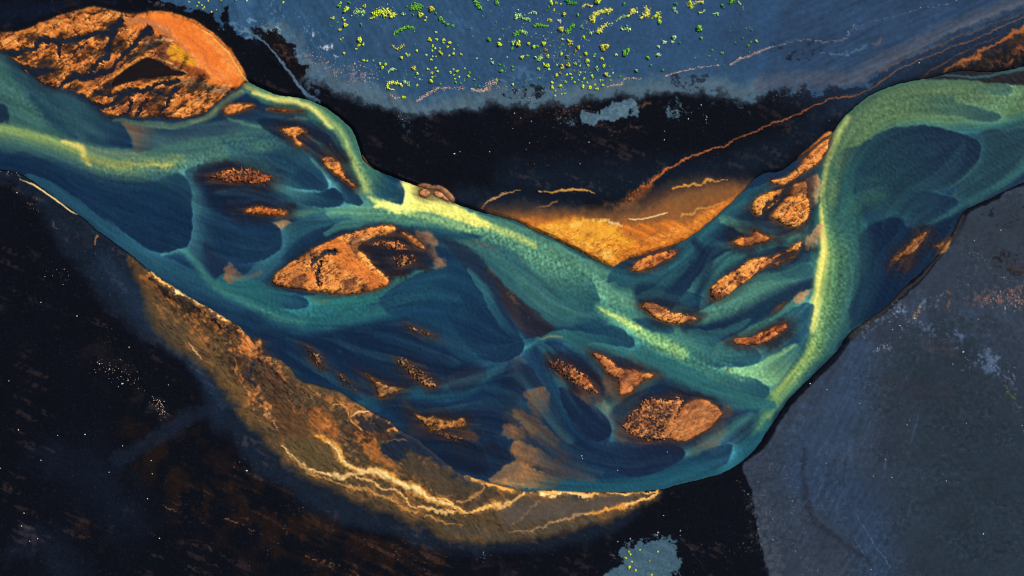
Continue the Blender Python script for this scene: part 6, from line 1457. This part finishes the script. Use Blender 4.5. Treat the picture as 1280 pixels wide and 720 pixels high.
def stone_mat(name, c0, c1):
    m, nt, b = nodes(name)
    tc = nt.nodes.new('ShaderNodeTexCoord'); n = nt.nodes.new('ShaderNodeTexNoise'); n.inputs['Scale'].default_value = 1.7; n.inputs['Detail'].default_value = 4
    cr = nt.nodes.new('ShaderNodeValToRGB'); cr.color_ramp.elements[0].color = (*sl(c0), 1); cr.color_ramp.elements[1].color = (*sl(c1), 1)
    cr.color_ramp.elements[0].position = .3; cr.color_ramp.elements[1].position = .7
    nt.links.new(tc.outputs['Object'], n.inputs['Vector']); nt.links.new(n.outputs['Fac'], cr.inputs[0]); nt.links.new(cr.outputs[0], b.inputs['Base Color'])
    b.inputs['Roughness'].default_value = .8
    return m
M_STONE = stone_mat('pale_stone', (140, 142, 146), (214, 212, 206))
SM = []
for k in range(4):
    V, Fc = ICO2
    d = 1 + .25 * np.sin(2.3 * V[:, 0] + k * 1.7) * np.cos(2.9 * V[:, 1] + k) + RNG.normal(0, .06, len(V))
    mb = MB(); mb.add(V * d[:, None] * np.array([1, .72, .55]), Fc)
    me = mb.mesh('pale_stone'); me.materials.append(M_STONE); SM.append(me)
stones = [tuple(map(float, r.split())) for r in STONE.replace('\n', ';').split(';')]
def stone_zone(x, y):
    if y < 240 and x < 1160: return 'on the black northern plain'
    if x > 1020: return 'on the slate-grey eastern flat' if x < 1480 and (x > 1170 or y > 560) else 'on the grey flat beside the river bend'
    if 765 < x < 860 and y > 640: return 'around the blue patch at the bottom'
    if x < 110: return 'far out on the dark south-west plain'
    if 720 < x < 840: return 'in the lower blue shallows'
    return 'on the rust-streaked south-west plain'
zs = {}
for i, (x, y, r) in enumerate(stones):
    zs.setdefault((('bright' if r >= 1.1 else 'small' if r >= .85 else 'tiny'), stone_zone(x, y)), []).append(i)
for (sz, zn), idx in zs.items():
    idx.sort(key=lambda i: stones[i][0])
    for k, i in enumerate(idx):
        x, y, r = stones[i]
        o = bpy.data.objects.new('pale_stone', SM[i % 4]); COL.objects.link(o)
        o.location = world(x, y, max(height(x, y), 0) + .05)
        o.scale = (r * PX * .95,) * 3
        o.rotation_euler = (0, 0, RNG.random() * 6.28)
        w_ = '' if len(idx) == 1 else 'leftmost of the ' if k == 0 else 'rightmost of the ' if k == len(idx) - 1 else (ORD[k] if k < 12 else str(k + 1) + 'th') + ' from left of the '
        tag(o, f'{w_}{sz} pale stone{"s" if len(idx) > 1 else ""} {zn}', 'stone', 'single pale stones on the dark ground')

GM = {'w': stone_mat('bleached_gravel', (84, 94, 106), (176, 180, 180)), 'k': stone_mat('pink_gravel', (120, 100, 96), (226, 190, 166)), 'o': stone_mat('rusty_gravel', (96, 64, 44), (196, 140, 96)), 'y': stone_mat('mossy_gravel', (90, 96, 30), (170, 166, 70)), 'b': stone_mat('blue_gravel', (60, 84, 102), (120, 146, 160))}
gm = {k: MB() for k in GM}
GV, GF = np.array([(1, 0, 0), (0, 1, 0), (-1, 0, 0), (0, -1, 0), (0, 0, 1), (0, 0, -1)], float), [(0, 1, 4), (1, 2, 4), (2, 3, 4), (3, 0, 4), (1, 0, 5), (2, 1, 5), (3, 2, 5), (0, 3, 5)]
for s, n, c in GRAV:
    sp = spline(st(s), step=1)
    for k in range(int(n * (1.5 if c in 'k' else 0.75))):
        x, y, w = sp[RNG.integers(0, len(sp))]
        g = RNG.normal(0, .5, 2) * w
        x += g[0]; y += g[1]
        if sdR[int(y) + MY, int(x) + MX] > 2: continue
        r = min(.7, .13 + RNG.exponential(.09)) * (1.0 if c != 'k' else 1.25)
        V = GV * RNG.uniform(.6, 1.2, (6, 1)) * np.array([r, r * .8, r * .5])
        t = RNG.random() * 6.28; cs_, sn = math.cos(t), math.sin(t)
        V = V @ np.array([[cs_, sn, 0], [-sn, cs_, 0], [0, 0, 1]])
        gm[c].add(V + np.array(world(x, y, height(x, y) + .03)), GF)
GL = {'w': 'bleached gravel scattered over the dark flats', 'k': 'pink gravel threads along the edge of the blue flat', 'o': 'rusty gravel scattered over the black plains', 'y': 'mossy gravel on the eastern flat', 'b': 'blue-grey gravel rimming the bottom patch'}
for c, mb in gm.items():
    tag(link('gravel', mb.mesh('gravel'), GM[c]), GL[c], None, None, 'stuff')

# ------------------------------------------------------------------ light, sky, camera
EL, AZ = math.radians(SUN_EL), math.radians(SUN_AZ)       # azimuth clockwise from north (top of the picture)
sun = bpy.data.lights.new('sun', 'SUN'); sun.energy = SUN_E; sun.angle = math.radians(.5); sun.color = (1.0, .95, .88)
so = bpy.data.objects.new('sun', sun); COL.objects.link(so)
from mathutils import Vector
dirv = Vector((math.sin(AZ) * math.cos(EL), math.cos(AZ) * math.cos(EL), math.sin(EL)))
so.rotation_euler = dirv.to_track_quat('Z', 'Y').to_euler()
wd = bpy.data.worlds.new('World'); bpy.context.scene.world = wd; wd.use_nodes = True
nt = wd.node_tree; bg = nt.nodes['Background']
sk = nt.nodes.new('ShaderNodeTexSky'); sk.sky_type = 'NISHITA'; sk.sun_disc = False; sk.sun_elevation = EL; sk.sun_rotation = AZ
nt.links.new(sk.outputs[0], bg.inputs[0]); bg.inputs[1].default_value = SKY_S
cd = bpy.data.cameras.new('camera'); cd.sensor_width = 36; cd.lens = 35; cd.clip_start = 1; cd.clip_end = 30000
co = bpy.data.objects.new('camera', cd); COL.objects.link(co)
co.location = (0, 0, 640 * PX * 2 * 35 / 36); co.rotation_euler = (0, 0, 0)
sc = bpy.context.scene; sc.camera = co
sc.view_settings.view_transform = 'Standard'; sc.view_settings.look = 'None'; sc.view_settings.exposure = EXPO; sc.view_settings.gamma = 1; sc.view_settings.use_curve_mapping = False
sc.render.engine = 'CYCLES'; sc.cycles.max_bounces = 4; sc.cycles.filter_width = 1.05
